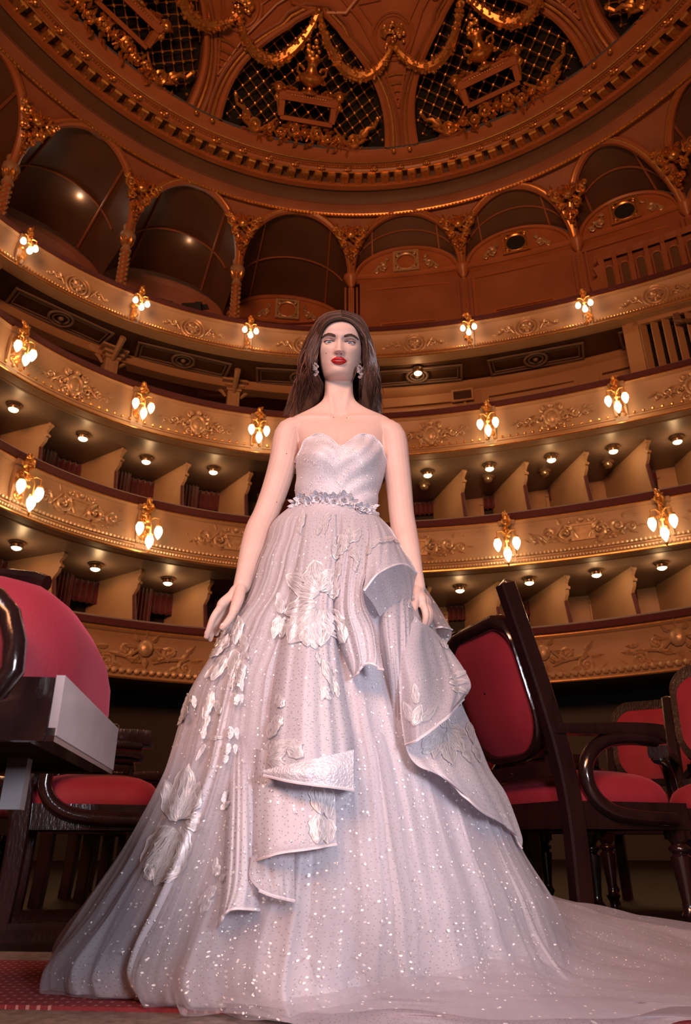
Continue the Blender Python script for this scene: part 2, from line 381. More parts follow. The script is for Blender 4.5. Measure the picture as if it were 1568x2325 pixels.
# posts of the open third tier
def post(b, k, ph, d, z0, z1, wd):
    X = pframe(k, ph, d, z0); m = MB()
    m.box((0, (z1-z0)/2, 0), (wd, z1-z0, wd), X); m.box((0, .12, 0), (wd*1.3, .24, wd*1.3), X)
    m.box((0, (z1-z0)/2-.05, wd/2), (wd*.5, (z1-z0)-.7, .03), X)
    for i, (q, hh) in enumerate(((1.25,.08), (1.6,.07), (2.1,.05))): m.box((0, z1-z0-.28+.1*i, 0), (wd*q, hh, wd*q), X)
    m.build('post', M['plaster'], b)
    m = MB()
    for s in (-1, 1): m.tube([X @ Vector((s*wd*.6, z1-z0-.42, 0)), X @ Vector((s*wd*.9, z1-z0-.3, 0)), X @ Vector((s*wd*1.7, z1-z0-.06, 0))], [.03,.05,.07], 6)
    m.tube([X @ Vector((0, z1-z0-.35, wd*.5)), X @ Vector((0, z1-z0-.25, wd*.9)), X @ Vector((0, z1-z0-.03, wd*2.3))], [.04,.06,.08], 6)
    m.build('bracket', M['plaster'], b)
for px, py in ((255,790), (530,880)):
    post(B3, 't3', hit('t3', 1.2, px, py)[1], 1.2, 9.4, 10.98, .3)
post(B3, 't3', -57, 1.2, 9.4, 10.98, .3)
# wall panels on the third tier, ventilation grille
for a, c in ((2,17), (18,33), (34,48)):
    X = pframe('t3', (a+c)/2, 1.2, 10.0); m = MB(); rect_frame(m, 2.1, 1.0, .06, .05, X); m.build('wall_panel_moulding', M['wall'], B3)
X = pframe('t3', hit('t3', 1.2, 1050, 900)[1], 1.17, hit('t3', 1.2, 1050, 900)[0].z)
vt = tag(empty('air_vent', X), 'small dark air grille in the ochre wall above the third tier rail', 'vent')
m = MB(); rect_frame(m, .5, .3, .05, .05); m.build('frame', M['wall'], vt)
for i in range(7): 
    m = MB(); m.box((0, -.11+.036*i, .01), (.46, .012, .03), Matrix.Rotation(.0, 4, 'X')); m.build('slat', M['vault'], vt)
m = MB(); m.box((0,0,-.01), (.46,.26,.01)); m.build('back_plate', M['dark'], vt)
# ---- boxes: partitions, doorways, curtains
def partition(b, k, ph, d0, d1, z0, z1):
    X = pframe(k, ph, d0, z0) @ Matrix.Rotation(PI/2, 4, 'Y')     # local x goes back into the box
    H = z1-z0; ro_ = math.radians(27+.17*max(-50, min(45, ph))); L_ = (d1-d0)/math.cos(ro_)*.93
    Rm = pframe(k, ph, d0, z0); u = Rm.to_3x3() @ Vector((1,0,0)); bk = Rm.to_3x3() @ Vector((0,0,-1)); u = Matrix.Rotation(ro_, 3, 'Z') @ u; bk = Matrix.Rotation(ro_, 3, 'Z') @ bk; o = Rm.translation
    def Q(x, z, t): return o+bk*x+Vector((0,0,z))+u*t
    prof = [(L_, 0), (L_, H), (-.02, H), (-.06, H-.05), (-.05, H-.12), (.03, H-.2), (.0, H-.30), (.03, H-.42), (.14, H-.55), (.12, H*.52), (.05, H*.3), (-.1, 0)]
    m = MB(); n = len(prof)
    m.add([Q(x, z, -.035) for x, z in prof]+[Q(x, z, .035) for x, z in prof], [tuple(range(n)), tuple(range(n, 2*n))[::-1]]+[(i, n+i, n+(i+1) % n, (i+1) % n) for i in range(n)])
    p = m.build('partition', M['plaster'], b, 30)
    m = MB(); m.tube([Q(.13, H-.56, 0), Q(.09, H*.5, 0), Q(.02, H*.28, 0), Q(-.16, .0, 0)], [.05,.05,.06,.07], 6, flat=.9); m.build('velvet_edge', M['velvet'], b)
    m = MB(); m.tube([Q(-.03, H-.06, -.05), Q(-.03, H-.06, .05)], .05, 8); m.tube([Q(.0, H-.3, -.045), Q(.0, H-.3, .045)], .04, 8); m.build('scroll_cap', M['plaster'], b)
P23 = [hit_ for hit_ in ([math.degrees(math.atan2(q.x-CX, q.y-CY)) for q in [atZ(*p, 8.38) for p in ((117,957),(283,1012),(424,1053),(565,1077),(1049,1057),(1189,1043),(1326,1023),(1468,999))]])]
P23 = [P23[0]-9.5]+P23[:4]+[P23[3]+10.4, P23[3]+20.8]+P23[4:]+[P23[-1]+8.5]
for ph in P23: partition(B2, 't3', ph, .9, 2.6, 6.55, 8.36)
P12 = [math.degrees(math.atan2(q.x-CX, q.y-CY)) for q in [atZ(*p, 5.53) for p in ((138,1259),(318,1297),(469,1330),(1131,1321),(1280,1301),(1433,1286))]]
P12 = [P12[0]-10]+P12[:3]+[P12[2]+10, P12[2]+20, P12[2]+30]+P12[3:]+[P12[-1]+8, P12[-1]+16]
for ph in P12: partition(B1, 't2', ph, .9, 2.6, 4.0, 5.55)
def curtain(X, wd, ht, label, grp, waves=7, depth=.05):
    rows = []
    for j in range(5):
        z = ht*(j/4-1)
        rows.append([X @ Vector((-wd/2+wd*i/40, z, depth*math.sin(i/40*waves*2*PI)*(1.2-.3*j/4)+.02)) for i in range(41)])
    m = MB(); m.grid(rows); o = m.build('curtain', M['drape'])
    md = o.modifiers.new('thick', 'SOLIDIFY'); md.thickness = .012
    tag(o, label, 'curtain', grp); return o
nc = [0, 0]
ORD = ('first','second','third','fourth','fifth','sixth','seventh','eighth','ninth','tenth','eleventh','twelfth')
for lvl, (b, k, PP, z0, z1) in enumerate(((B2, 't3', P23, 6.5, 8.36), (B1, 't2', P12, 3.9, 5.55))):
    for i, (a, c) in enumerate(zip(PP, PP[1:])):
        mid = (a+c)/2; X = pframe(k, mid+(1.6 if mid < 0 else -.3), 2.55, z0); dw = .95
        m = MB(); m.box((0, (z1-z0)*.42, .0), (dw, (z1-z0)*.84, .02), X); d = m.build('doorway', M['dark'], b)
        m = MB()
        for s in (-1, 1): m.box((s*(dw/2+.04), (z1-z0)*.44, .02), (.08, (z1-z0)*.88, .08), X)
        m.box((0, (z1-z0)*.88, .02), (dw+.16, .08, .08), X); m.build('door_frame', M['plaster'], d)
        if -6 < mid < 8: continue
        side = 'column' if mid < 0 else 'louvre'
        lvn = ('upper','lower')[lvl]
        nc[lvl] += 1
        Xv = pframe(k, mid+(1.0 if mid < 0 else -.2), 2.2 if mid < 0 else 2.45, z1-.03)
        o = curtain(Xv, 1.05 if mid < 0 else .95, .5 if mid < 0 else .36, f'gathered burgundy valance heading the {ORD[nc[lvl]-1]} {lvn}-row box counted from the carved column end', f'valances in the {lvn} row of boxes', 8)
        if mid < 0:
            Xv = pframe(k, mid-2.4, 1.95, z1-.05)
            curtain(Xv, .32, z1-z0-.1, f'narrow burgundy drape hanging full height in the {ORD[nc[lvl]-1]} {lvn}-row box', f'side drapes in the {lvn} row of boxes', 4)
        # dark soffit light box at back
# ---- gallery arcade and vaults
RC = Vector((.31, 6.3, 0))
def ringpt(phd_world, r, z): return Vector((RC.x+r*math.sin(phd_world), RC.y+r*math.cos(phd_world), z))
def ring_at(p, r, z):
    d = Vector((p.x-RC.x, p.y-RC.y, 0)).normalized(); return Vector((RC.x+d.x*r, RC.y+d.y*r, z))
CAPS = [hit('t4', 1.2, *p)[1] for p in ((22,395),(290,540),(540,603),(797,640),(1050,607),(1305,530),(1545,432))]
CAPS = [CAPS[0]-17.5]+CAPS+[CAPS[-1]+17]
ZC, ZR, DC = 14.72, 16.50, 1.2
AR = structure('gallery_arcade', 'ring of carved arches and spandrels carrying the round ceiling cornice')
def arch_h(t): return max(0.0, 1-(2*t-1)**2)**.5
for i, (a, c) in enumerate(zip(CAPS, CAPS[1:])):
    deep = i < 3 or i == 3
    back_d = 3.3 if a < -10 else 1.25
    def base(t, d=DC): return pl('t4', math.radians(a+(c-a)*t), d, ZC)
    def slant(t, h):
        p = base(t); q = ring_at(p, 9.12, ZR); e = h; r = p.lerp(q, e); r.z = ZC+(ZR-ZC)*(h**.85); return r
    NT = 24
    ts = [(.5-.5*math.cos(PI*j/NT)) for j in range(NT+1)]
    fr = [slant(t, .97*arch_h(t)) for t in ts]
    bk = []
    for t in ts:
        p = base(t, back_d); p.z = ZC+ (1.12 if a > -10 else 1.0)*arch_h(t); bk.append(p)
    m = MB(); m.grid([[p.lerp(q, f/5) for f in range(6)] for p, q in zip(fr, bk)]); m.build('vault_cell', M['vault'], AR)
    # coffer ribs on the cell
    m = MB()
    for j in (7, 17): m.tube([fr[j].lerp(bk[j], f/4)-Vector((0,0,.02)) for f in range(5)], .035, 5)
    for f in (.5,): m.tube([p.lerp(q, f)-Vector((0,0,.02)) for p, q in zip(fr, bk)][4:-4], .025, 5)
    m.build('vault_rib', M['terra'], AR)
    # spandrel surface
    m = MB(); m.grid([[slant(t, .97*arch_h(t)+(1-.97*arch_h(t))*f/5) for t in ts] for f in range(6)]); m.build('spandrel', M['terra'], AR)
    off = Vector((0,0,0))
    m = MB(); m.tube([p+Vector((-p.x, -p.y+6, -3)).normalized()*.03 for p in fr], .11, 8); m.build('arch_rib', M['dome'], AR)
    m = MB(); m.tube([p+Vector((-p.x, -p.y+6, -3)).normalized()*.14 for p in fr], .024, 5); m.build('arch_gilt_fillet', M['gilt'], AR)
    if a > -22:      # lunette with its frame
        zl = ZC-.02
        lun = [(base(t, back_d).lerp(base(.5, back_d), .12), arch_h(t)) for t in ts]
        d_in = -.03
        m = MB()
        rows = []
        for f in (0, .35, .7, 1.0):
            rows.append([(lambda p: Vector((p.x, p.y, zl+.98*h*f)))(base(.5+(t-.5)*.9, back_d-.05)) for t, h in zip(ts, [arch_h(t) for t in ts])])
        m.grid(rows); m.build('lunette', M['dome'], AR)
        m = MB(); m.tube([Vector((p.x, p.y, zl+1.0*arch_h(t))) for t, p in ((t, base(.5+(t-.5)*.92, back_d-.08)) for t in ts)], .06, 6)
        m.tube([base(.05+.9*f/8, back_d-.1)+Vector((0,0,0)) for f in range(9)], .06, 6); m.build('lunette_moulding', M['dome'], AR)
        X = pframe('t4', (a+c)/2, back_d-.09, zl+.50)
        holes = (a+c)/2 > 20
        m = MB(); rect_frame(m, .66, .66, .07, .06, X); ring(m, 0, 0, .28, .035, X, 24)
        for sx in (-1, 1):
            for sy in (-1, 1): spiral(m, sx*.25, sy*.25, .06, 1.2, sx*sy, 0, .022, None, X, .03)
        m.build('oculus_frame', M['gilt' if holes else 'giltpale'], AR)
        if holes:
            m = MB(); m.lathe([(0, .012), (.27, .012), (.275, 0)], 24, X); m.build('oculus', M['mesh'], AR)
        m = MB()
        for s in (-1, 1):
            spiral(m, s*.62, -.15, .13, 1.5, s, -PI/2, .035, (s*.55, .2), X); spiral(m, s*.82, -.28, .08, 1.3, -s, PI/2, .028, (s*.7, -.05), X)
            for q in range(4): leaf(m, s*(.5+.1*q), .1-.1*q, random.uniform(0,6), .15, .04, X, .04)
        m.build('lunette_scrolls', M['giltpale'], AR)
for i, ph in enumerate(CAPS):
    p = pl('t4', math.radians(ph), DC-.08, ZC-.02); q = ring_at(p, 9.05, ZR-.1)
    X0 = pframe('t4', ph, DC-.08, ZC-.05); u = X0.to_3x3() @ Vector((1,0,0))
    X = frame(p, u, q-p) @ Matrix.Translation((0, .30, .05)) @ Matrix.Scale(.84, 4)
    put('spandrel_relief', REL['triangle'], AR, X)
    # capital
    Xc = Matrix.Translation(pl('t4', math.radians(ph), DC, 0))
    free = ph < -10
    m = MB()
    if free:
        m.lathe([(.10, 14.12), (.14, 14.14), (.14, 14.19), (.105, 14.22), (.11, 14.42), (.15, 14.56), (.20, 14.60), (.20, 14.70), (.13, 14.80), (.16, 14.95)], 12, Xc)
        m.build('capital', M['plaster'], AR)
        m = MB()
        for k in range(8): leaf(m, 0, 0, 0, .24, .06, Xc @ Matrix.Translation((.12*math.cos(k*PI/4), .12*math.sin(k*PI/4), 14.3)) @ Matrix.Rotation(k*PI/4, 4, 'Z') @ Matrix.Rotation(-1.2, 4, 'Y'), .03)
        m.build('capital_leaves', M['gilt'], AR)
        m = MB(); m.lathe([(.17, 11.0), (.17, 11.3), (.13, 11.34), (.12, 12.6), (.14, 12.62), (.14, 12.68), (.105, 12.7), (.10, 14.12)], 12, Xc)
        cl = m.build('gallery_column', M['dome'], AR)
        m = MB()
        for j in range(9):
            for k in range(6): m.ball((.115*math.cos(k*PI/3+j), .115*math.sin(k*PI/3+j), 12.78+.15*j), (.035,.035,.05), 5, 4, Xc)
        m.build('column_ornament', M['giltpale'], AR)
    else:
        Xw = pframe('t4', ph, DC+.02, ZC)
        m.lathe([(.02, -.42), (.07, -.36), (.05, -.3), (.13, -.16), (.17, -.06), (.22, 0), (.22, .06), (.1, .1)], 12, Xw @ Matrix.Rotation(-PI/2, 4, 'X'))
        m.build('corbel', M['dome'], AR)
        m = MB(); m.box((0, -1.45, .02), (.16, 2.2, .05), Xw); 
        for s in (-1, 1): m.box((s*.16, -1.45, .03), (.05, 2.2, .08), Xw)
        m.build('pilaster_strip', M['terra'], AR)
        m = MB()
        for j in range(20): m.ball((0, -.5-.085*j, .05), (.03,.03,.022), 6, 4, Xw)
        m.build('pilaster_beads', M['gilt'], AR)
m = MB()
for a, c in zip(CAPS[4:], CAPS[5:]):
    X = pframe('t4', (a+c)/2, 1.28, 12.75); rect_frame(m, 1.5, .85, .05, .04, X); rect_frame(m, 1.38, .73, .02, .03, X); rect_frame(m, 2.5, 2.2, .04, .03, X @ Matrix.Translation((0,.55,0)))
m.build('wall_panel_moulding', M['dome'], AR)
m = MB(); sweep(m, 't4', [(1.3, 14.62), (1.2, 14.66), (1.12, 14.7), (1.1, 14.78), (1.3, 14.8)], -1, PH1, 60); m.build('impost_moulding', M['dome'], AR)
# low curved partition behind the top rail, on the column side
pa, pb = hit('t4', 2.2, 470, 690)[1], hit('t4', 1.5, 770, 700)[1]
m = MB(); rows = []
for j in range(13):
    f = j/12; ph = math.radians(pa+(pb-pa)*f); z1 = 13.15+.45*math.sin(min(1, f*2.5)*PI/2)-.25*f
    rows.append([pl('t4', ph, 2.3-1.0*f, z) for z in (11.1, z1)]+[pl('t4', ph, 2.38-1.0*f, z) for z in (z1, 11.1)])
m.grid(rows); g = m.build('gallery_partition', M['terra'], AR)
m = MB(); m.tube([r[1].lerp(r[2], .5) for r in rows], .06, 6); m.build('partition_rail', M['velvet'], AR)
# ---- round cornice
CO = structure('ceiling', 'round gilded ceiling with a heavy cornice, ribs and dark latticed openings')
def rev(mb, prof, a=-105, b=105, n=126, c=RC):
    rows = []
    for i in range(n+1):
        t = math.radians(a+(b-a)*i/n); rows.append([Vector((c.x+r*math.sin(t), c.y+r*math.cos(t), z)) for r, z in prof])
    mb.grid(rows)
m = MB(); rev(m, [(9.5,16.75), (9.3,16.42), (9.12,16.38), (9.05,16.34), (8.98,16.40), (8.93,16.47), (8.78,16.52)]); m.build('outer_moulding', M['terra'], CO)
m = MB(); rev(m, [(8.8,16.5), (8.74,16.62), (8.62,16.72), (8.5,16.78)]); m.build('cove', M['vault'], CO)
m = MB(); rev(m, [(8.52,16.76), (8.50,16.70), (8.36,16.70), (8.34,16.80)]); m.build('shelf', M['dome'], CO)
m = MB(); rev(m, [(8.36,16.78), (8.30,16.92), (8.10,16.93), (8.08,16.84)]); m.build('modillion_band', M['vault'], CO)
m = MB(); rev(m, [(8.10,16.9), (8.06,16.84), (8.0,16.84), (7.97,16.9), (7.93,16.92), (7.84,16.90), (7.80,16.93), (7.76,16.90), (7.66,16.92), (7.55,17.0), (7.5,17.06)]); m.build('inner_moulding', M['dome'], CO)
m = MB(); rev(m, [(8.075,16.87), (8.05,16.825), (8.02,16.83), (8.0,16.87)]); rev(m, [(7.80,16.93), (7.775,16.89), (7.75,16.9), (7.74,16.93)]); rev(m, [(9.1,16.38), (9.07,16.33), (9.03,16.34), (9.0,16.39)]); m.build('gilt_lines', M['gilt'], CO)
def rball(step, r, z, rr, el=1.0, a=-76, b=76):
    m = MB(); t = a
    while t < b:
        q = math.radians(t); X = Matrix.Translation((RC.x+r*math.sin(q), RC.y+r*math.cos(q), z)) @ Matrix.Rotation(-q, 4, 'Z')
        m.ball((0,0,0), (rr*el, rr, rr), 6, 4, X); t += step
    return m
rball(.62, 9.02, 16.33, .03, 1.5).build('rope_beads', M['gilt'], CO)['kind'] = 'stuff'
rball(.5, 7.9, 16.9, .022, 1.2).build('egg_beads', M['gilt'], CO)['kind'] = 'stuff'
mm = MB(); mm.box((0, -.02, -.01), (.19, .26, .13)); mm.box((0, -.02, .07), (.25, .32, .03)); mm.tube([(-.095, -.14, -.03), (.095, -.14, -.03)], .055, 8)
for s in (-1, 1): leaf(mm, 0, .05*s, PI/2*s, .1, .05, Matrix.Translation((0,0,-.08)), -.03)
mo = mm.mesh('modillion', M['gilt'], 40)
t = -63.7+.2
while t < 66:
    q = math.radians(t); put('modillion', mo, CO, Matrix.Translation((RC.x+8.23*math.sin(q), RC.y+8.23*math.cos(q), 16.84)) @ Matrix.Rotation(-q, 4, 'Z')); t += 2.55
mm = MB(); 
for k in range(6): leaf(mm, 0, 0, k*PI/3, .11, .04, Matrix.Rotation(PI, 4, 'X'), .03)
mm.ball((0,0,-.03), .04); ro = mm.mesh('rosette', M['gilt'], 50)
t = -63
while t < 65:
    q = math.radians(t); put('rosette', ro, CO, Matrix.Translation((RC.x+7.93*math.sin(q), RC.y+7.93*math.cos(q), 16.86)) @ Matrix.Rotation(-q, 4, 'Z')); t += 5.1
# ---- dome: ribs, latticed openings, urns, garlands
def dome(phd, t, out=0.0):
    """point on the ceiling; t metres up the slope from the inner rim, out = towards the hall"""
    q = math.radians(phd); s = t; r = 7.55-.80*s-.012*s*s; z = 17.0+.60*s-.012*s*s
    r -= .6*out; z -= .8*out
    return Vector((RC.x+r*math.sin(q), RC.y+r*math.cos(q), z))
TB, TA, BAY = .12, 3.0, 40.0
def hw(v): return 16.6*max(0.0, 1-v**2.6)**.92
def hwa(v):  # angular half width grows as the radius shrinks
    return hw(v)*(1+.10*v)
for kb in range(-2, 3):
    c0 = -11+kb*BAY
    NV = 22
    vsn = [1-(1-j/NV)**1.3 for j in range(NV+1)]
    m = MB()
    for s in (-1, 1):
        rows = []
        for v in vsn:
            t = TB+(TA-TB)*v
            rows.append([dome(c0+s*(hwa(v)+(20-hwa(v))*f/5), t) for f in range(6)])
        m.grid(rows if s > 0 else [r[::-1] for r in rows])
    rows = [[dome(c0-20+40*f/24, TA+3.5*g/4) for f in range(25)] for g in range(5)]; m.grid(rows)
    rows = [[dome(c0-20+40*f/24, TB*g-.05) for f in range(25)] for g in range(2)]; m.grid(rows)
    m.build('dome_shell', M['dome'], CO)
    # reveal and dark back
    edge = [(-hwa(v), TB+(TA-TB)*v) for v in vsn]+[(hwa(v), TB+(TA-TB)*v) for v in vsn[::-1][1:]]
    m = MB(); m.grid([[dome(c0+a, t), dome(c0+a, t, -.35)] for a, t in edge]); m.build('reveal', M['terra'], CO)
    m = MB(); m.grid([[dome(c0+hwa(v)*f, TB+(TA-TB)*v, -.34) for f in (-1,-.5,0,.5,1)] for v in vsn]); m.build('dark_opening', M['mesh'], CO)
    for q, (off, rr, mt) in enumerate(((.7, .075, 'dome'), (1.9, .035, 'gilt'), (2.9, .05, 'terra'))):
        m = MB(); m.tube([dome(c0+a+(off if a >= 0 else -off), t+(.05*off if abs(a) < 6 else 0), .03) for a, t in edge if abs(a)+off < 20.2], rr, 6); m.build(('opening_moulding', 'gilt_fillet', 'rib_moulding')[q], M[mt], CO)
    # lattice bars and knobs
    Xp = frame(dome(c0, TB, -.10), dome(c0+1, TB)-dome(c0-1, TB), dome(c0, TA)-dome(c0, TB))
    Xi = Xp.inverted()
    poly = [Xi @ dome(c0+a, t, -.10) for a, t in edge]
    poly = [(p.x, p.y) for p in poly]
    def inside(x, y):
        r = False; n = len(poly)
        for i in range(n):
            x1, y1 = poly[i]; x2, y2 = poly[(i+1) % n]
            if (y1 > y) != (y2 > y) and x < (x2-x1)*(y-y1)/(y2-y1)+x1: r = not r
        return r
    st = .33; bars = MB(); kn = MB()
    def lat(i, j): return ((i-j)*st*.52+.04, (i+j)*st*.52-.15*0+.05)
    def bulge(x, y): return Vector((x, y, -.12*(x/2.2)**2))
    for i in range(-14, 22):
        for j in range(-14, 22):
            x, y = lat(i, j)
            if not inside(x, y): continue
            kn.ball(bulge(x, y)+Vector((0,0,.03)), (.045,.045,.035), 6, 4, Xp)
            for di, dj in ((1,0),(0,1)):
                x2, y2 = lat(i+di, j+dj)
                if inside(x2, y2): bars.tube([bulge(x, y), bulge(x2, y2)], .013, 4, Xp, caps=False)
                else:
                    x2, y2 = (x+x2)/2, (y+y2)/2; bars.tube([bulge(x, y), bulge(x2, y2)], .013, 4, Xp, caps=False)
            for di, dj in ((-1,0),(0,-1)):
                x2, y2 = lat(i+di, j+dj)
                if not inside(x2, y2):
                    x2, y2 = (x+x2)/2, (y+y2)/2; bars.tube([bulge(x, y), bulge(x2, y2)], .013, 4, Xp, caps=False)
    bars.build('lattice_bars', M['gilt'], CO)['kind'] = 'stuff'; kn.build('lattice_knobs', M['gilt'], CO)['kind'] = 'stuff'
    # urn on its pedestal with scrolls: one relief group per opening
    Xu = Xp @ Matrix.Translation((0, 0, .12))
    m = MB(); Xl = Xu @ Matrix.Translation((0, 1.16, .05)) @ Matrix.Rotation(-PI/2, 4, 'X') @ Matrix.Diagonal((1.3,1.3,1.05,1))
    m.lathe([(.02,0), (.17,0), (.17,.05), (.07,.10), (.06,.14), (.13,.18), (.24,.27), (.26,.34), (.22,.40), (.12,.46), (.09,.56), (.11,.66), (.17,.72), (.16,.76), (.02,.78)], 16, Xl)
    for s in (-1, 1):
        m.tube([(s*.2,1.52,.05), (s*.36,1.62,.05), (s*.36,1.76,.05), (s*.24,1.74,.05), (s*.2,1.66,.05)], .035, 6, Xu); spiral(m, s*.33, 1.46, .07, 1.2, s, PI/2, .03, None, Xu, .05)
    m.build('urn', M['gilt'], CO)
    m = MB()
    for i in range(16): m.ball((random.uniform(-.15,.15), 1.97+random.uniform(-.05,.24), .06+random.uniform(-.06,.08)), random.uniform(.05,.085), 6, 4, Xu)
    m.ball((.03, 2.3, .06), .08, 6, 4, Xu); m.build('urn_flowers', M['gilt'], CO)
    m = MB(); m.box((0, 1.07, .05), (1.5, .14, .22), Xu); m.box((0, 1.15, .05), (1.2, .06, .26), Xu); m.box((0, .55, .05), (1.35, .1, .2), Xu)
    for s in (-1, 1): m.box((s*.66, .8, .05), (.14, .44, .2), Xu)
    m.box((0, .98, .05), (1.4, .05, .26), Xu); m.build('pedestal', M['dome'], CO)
    m = MB()
    for i in range(14): m.ball((-.42+.065*i, 1.09, .17), .022, 6, 4, Xu)
    m.build('pedestal_beads', M['gilt'], CO)
    for s in (-1, 1):
        m = MB(); spiral(m, s*.78, 1.2, .13, 1.3, -s, -PI/2, .07, (s*.3, 1.22), Xu, .08); m.ball((s*.78, 1.2, .1), .13, 8, 6, Xu); spiral(m, s*.8, .98, .09, 1.2, s, PI/2, .05, (s*.72, .6), Xu, .08)
        for q in range(6): leaf(m, s*(.35+.09*q), 1.22+.02*(q % 2), (0 if s > 0 else PI)+random.uniform(-.5,.5), .2, .05, Xu, .08, .1)
        m.build('volute', M['gilt'], CO)
        m = MB(); spiral(m, s*1.28, .28, .17, 1.6, s, -PI/2, .055, (s*.75, .5), Xu, .05); spiral(m, s*1.55, .48, .13, 1.3, -s, -PI/2+.5*s, .05, (s*1.2, .14), Xu, .05)
        m.tube([(s*1.5,.42,.05), (s*1.62,.62,.06), (s*1.78,.68,.06), (s*1.82,.84,.08)], [.05,.06,.045,.05], 6, Xu); m.ball((s*1.83,.88,.08), .065, 6, 4, Xu)
        for q in range(5): leaf(m, s*(1.05+.12*q), .18+.06*q, (0 if s > 0 else PI)+s*random.uniform(-.4,.9), .24, .05, Xu, .07)
        m.build('foliate_scroll', M['gilt'], CO)
        m = MB()
        for q in range(18): leaf(m, s*(1.4+.05*q), .1-.004*q*q*.2+random.uniform(-.02,.05), random.uniform(0,6), .14, .04, Xu, .04)
        m.tube([Xu @ Vector((s*x, y, .03)) for x, y in ((.9,.08), (1.4,.05), (1.9,.1), (2.2,.22))], .04, 6); m.build('edge_foliage', M['terra'], CO)
    m = MB()
    for s in (-1, 1):
        spiral(m, s*.32, .30, .17, 1.6, s, PI/2, .05, (s*.05, .08), Xu, .06); spiral(m, s*.62, .2, .13, 1.4, -s, -PI/2, .045, (s*.35, .46), Xu, .06); spiral(m, s*.9, .25, .1, 1.3, s, PI/2, .04, (s*.7, .08), Xu, .06)
        for q in range(34): leaf(m, s*(.05+.035*q), .26-.004*q+.24*math.sin(q*1.7)*(1-.018*q), random.uniform(0,6), .2, .05, Xu, .09)
    for k in range(8): leaf(m, 0, .28, k*PI/4, .16, .05, Xu, .07, .08)
    m.ball((0,.28,.12), .06, 8, 6, Xu); m.build('base_foliage', M['gilt'], CO)
    m = MB()
    for q_ in (-1.6, 1.6): m.ball(tuple(dome(c0+20+q_, .02, .05)), .07, 8, 6)
    m.build('rib_knobs', M['gilt'], CO)
    # rib shield between two openings
    cr = c0+20
    for q, (t, ww) in enumerate(((1.75,.30), (1.55,.25), (1.38,.2), (1.22,.14))):
        m = MB(); m.tube([dome(cr+math.degrees(ww*f/6), t-.05*abs(f)**1.5, .04) for f in (-1,-.5,0,.5,1)], .03, 6); m.build('rib_shell_band', M['gilt' if q < 2 else 'dome'], CO)
    Xr = frame(dome(cr, 2.55), dome(cr+1, 2.5)-dome(cr-1, 2.5), dome(cr, 3)-dome(cr, 2))
    m = MB(); ring(m, 0, 0, .50, .05, Xr, 28); ring(m, 0, 0, .42, .03, Xr, 28); m.build('medallion_ring', M['dome'], CO)
    m = MB()
    for i in range(26):
        a = random.uniform(0, 6.28); q = random.uniform(.05, .32); m.ball((q*math.cos(a), q*math.sin(a), .06), random.uniform(.04,.075), 6, 4, Xr)
    for s in (-1, 1): spiral(m, s*.16, .12, .12, 1.4, s, -PI/2, .045, None, Xr, .08)
    m.build('medallion_relief', M['gilt'], CO)
    for s in (-1, 1):
        m = MB(); m.tube([dome(cr+s*a, t, .03) for a, t in ((0,1.0), (3.0,2.0), (8.5,2.9), (18,3.6))], .03, 6); m.tube([dome(cr+s*a, t, .03) for a, t in ((0,4.2), (6,3.6), (12.5,3.05), (20,2.98))], .05, 6)
        m.tube([dome(cr+s*a, t, .03) for a, t in ((2.5,3.3), (9,3.22), (4.5,2.75))], .025, 5); m.build('ceiling_band', M['dome'], CO)
# garlands: two swags to every bay
ng = 0
for kb in range(-2, 3):
    c0 = -11+kb*BAY
    for s in (-1, 1):
        a0, a1 = c0, c0+s*20; ends = (dome(a0, 3.05, .1), dome(a1, 2.32, .1))
        tag_ = structure
        pts = []
        for i in range(17):
            f = i/16; a = a0+(a1-a0)*f; t = 3.02+(2.4-3.02)*f-.95*math.sin(PI*f)**.8*1.0
            pts.append(dome(a, t, .14+.06*math.sin(PI*f)))
        g = empty('garland', Matrix.Translation(pts[8]), CO); off = pts[8]
        m = MB(); m.tube([p-off for p in pts], [.06+.075*math.sin(PI*i/16) for i in range(17)], 6); m.build('swag_core', M['gilt'], g)
        m = MB()
        for i in range(190):
            f = random.random(); k = f*16; j = min(int(k), 15); p = pts[j].lerp(pts[j+1], k-j)-off; R = .07+.085*math.sin(PI*f)
            d = Vector((random.gauss(0,1), random.gauss(0,1), random.gauss(0,1))).normalized(); m.ball(p+d*R, random.uniform(.03,.055), 5, 4)
        o = m.build('swag_flowers', M['gilt'], g); o['kind'] = 'stuff'
        m = MB()
        for p in (pts[0], pts[-1]): m.ball(p-off, .10, 8, 6)
        for i in (1, 2): m.lathe([(.03,-.04), (.10,-.03), (.10,.03), (.03,.04)], 8, Matrix.Translation(pts[i]-off))
        m.build('swag_tie', M['gilt'], g)

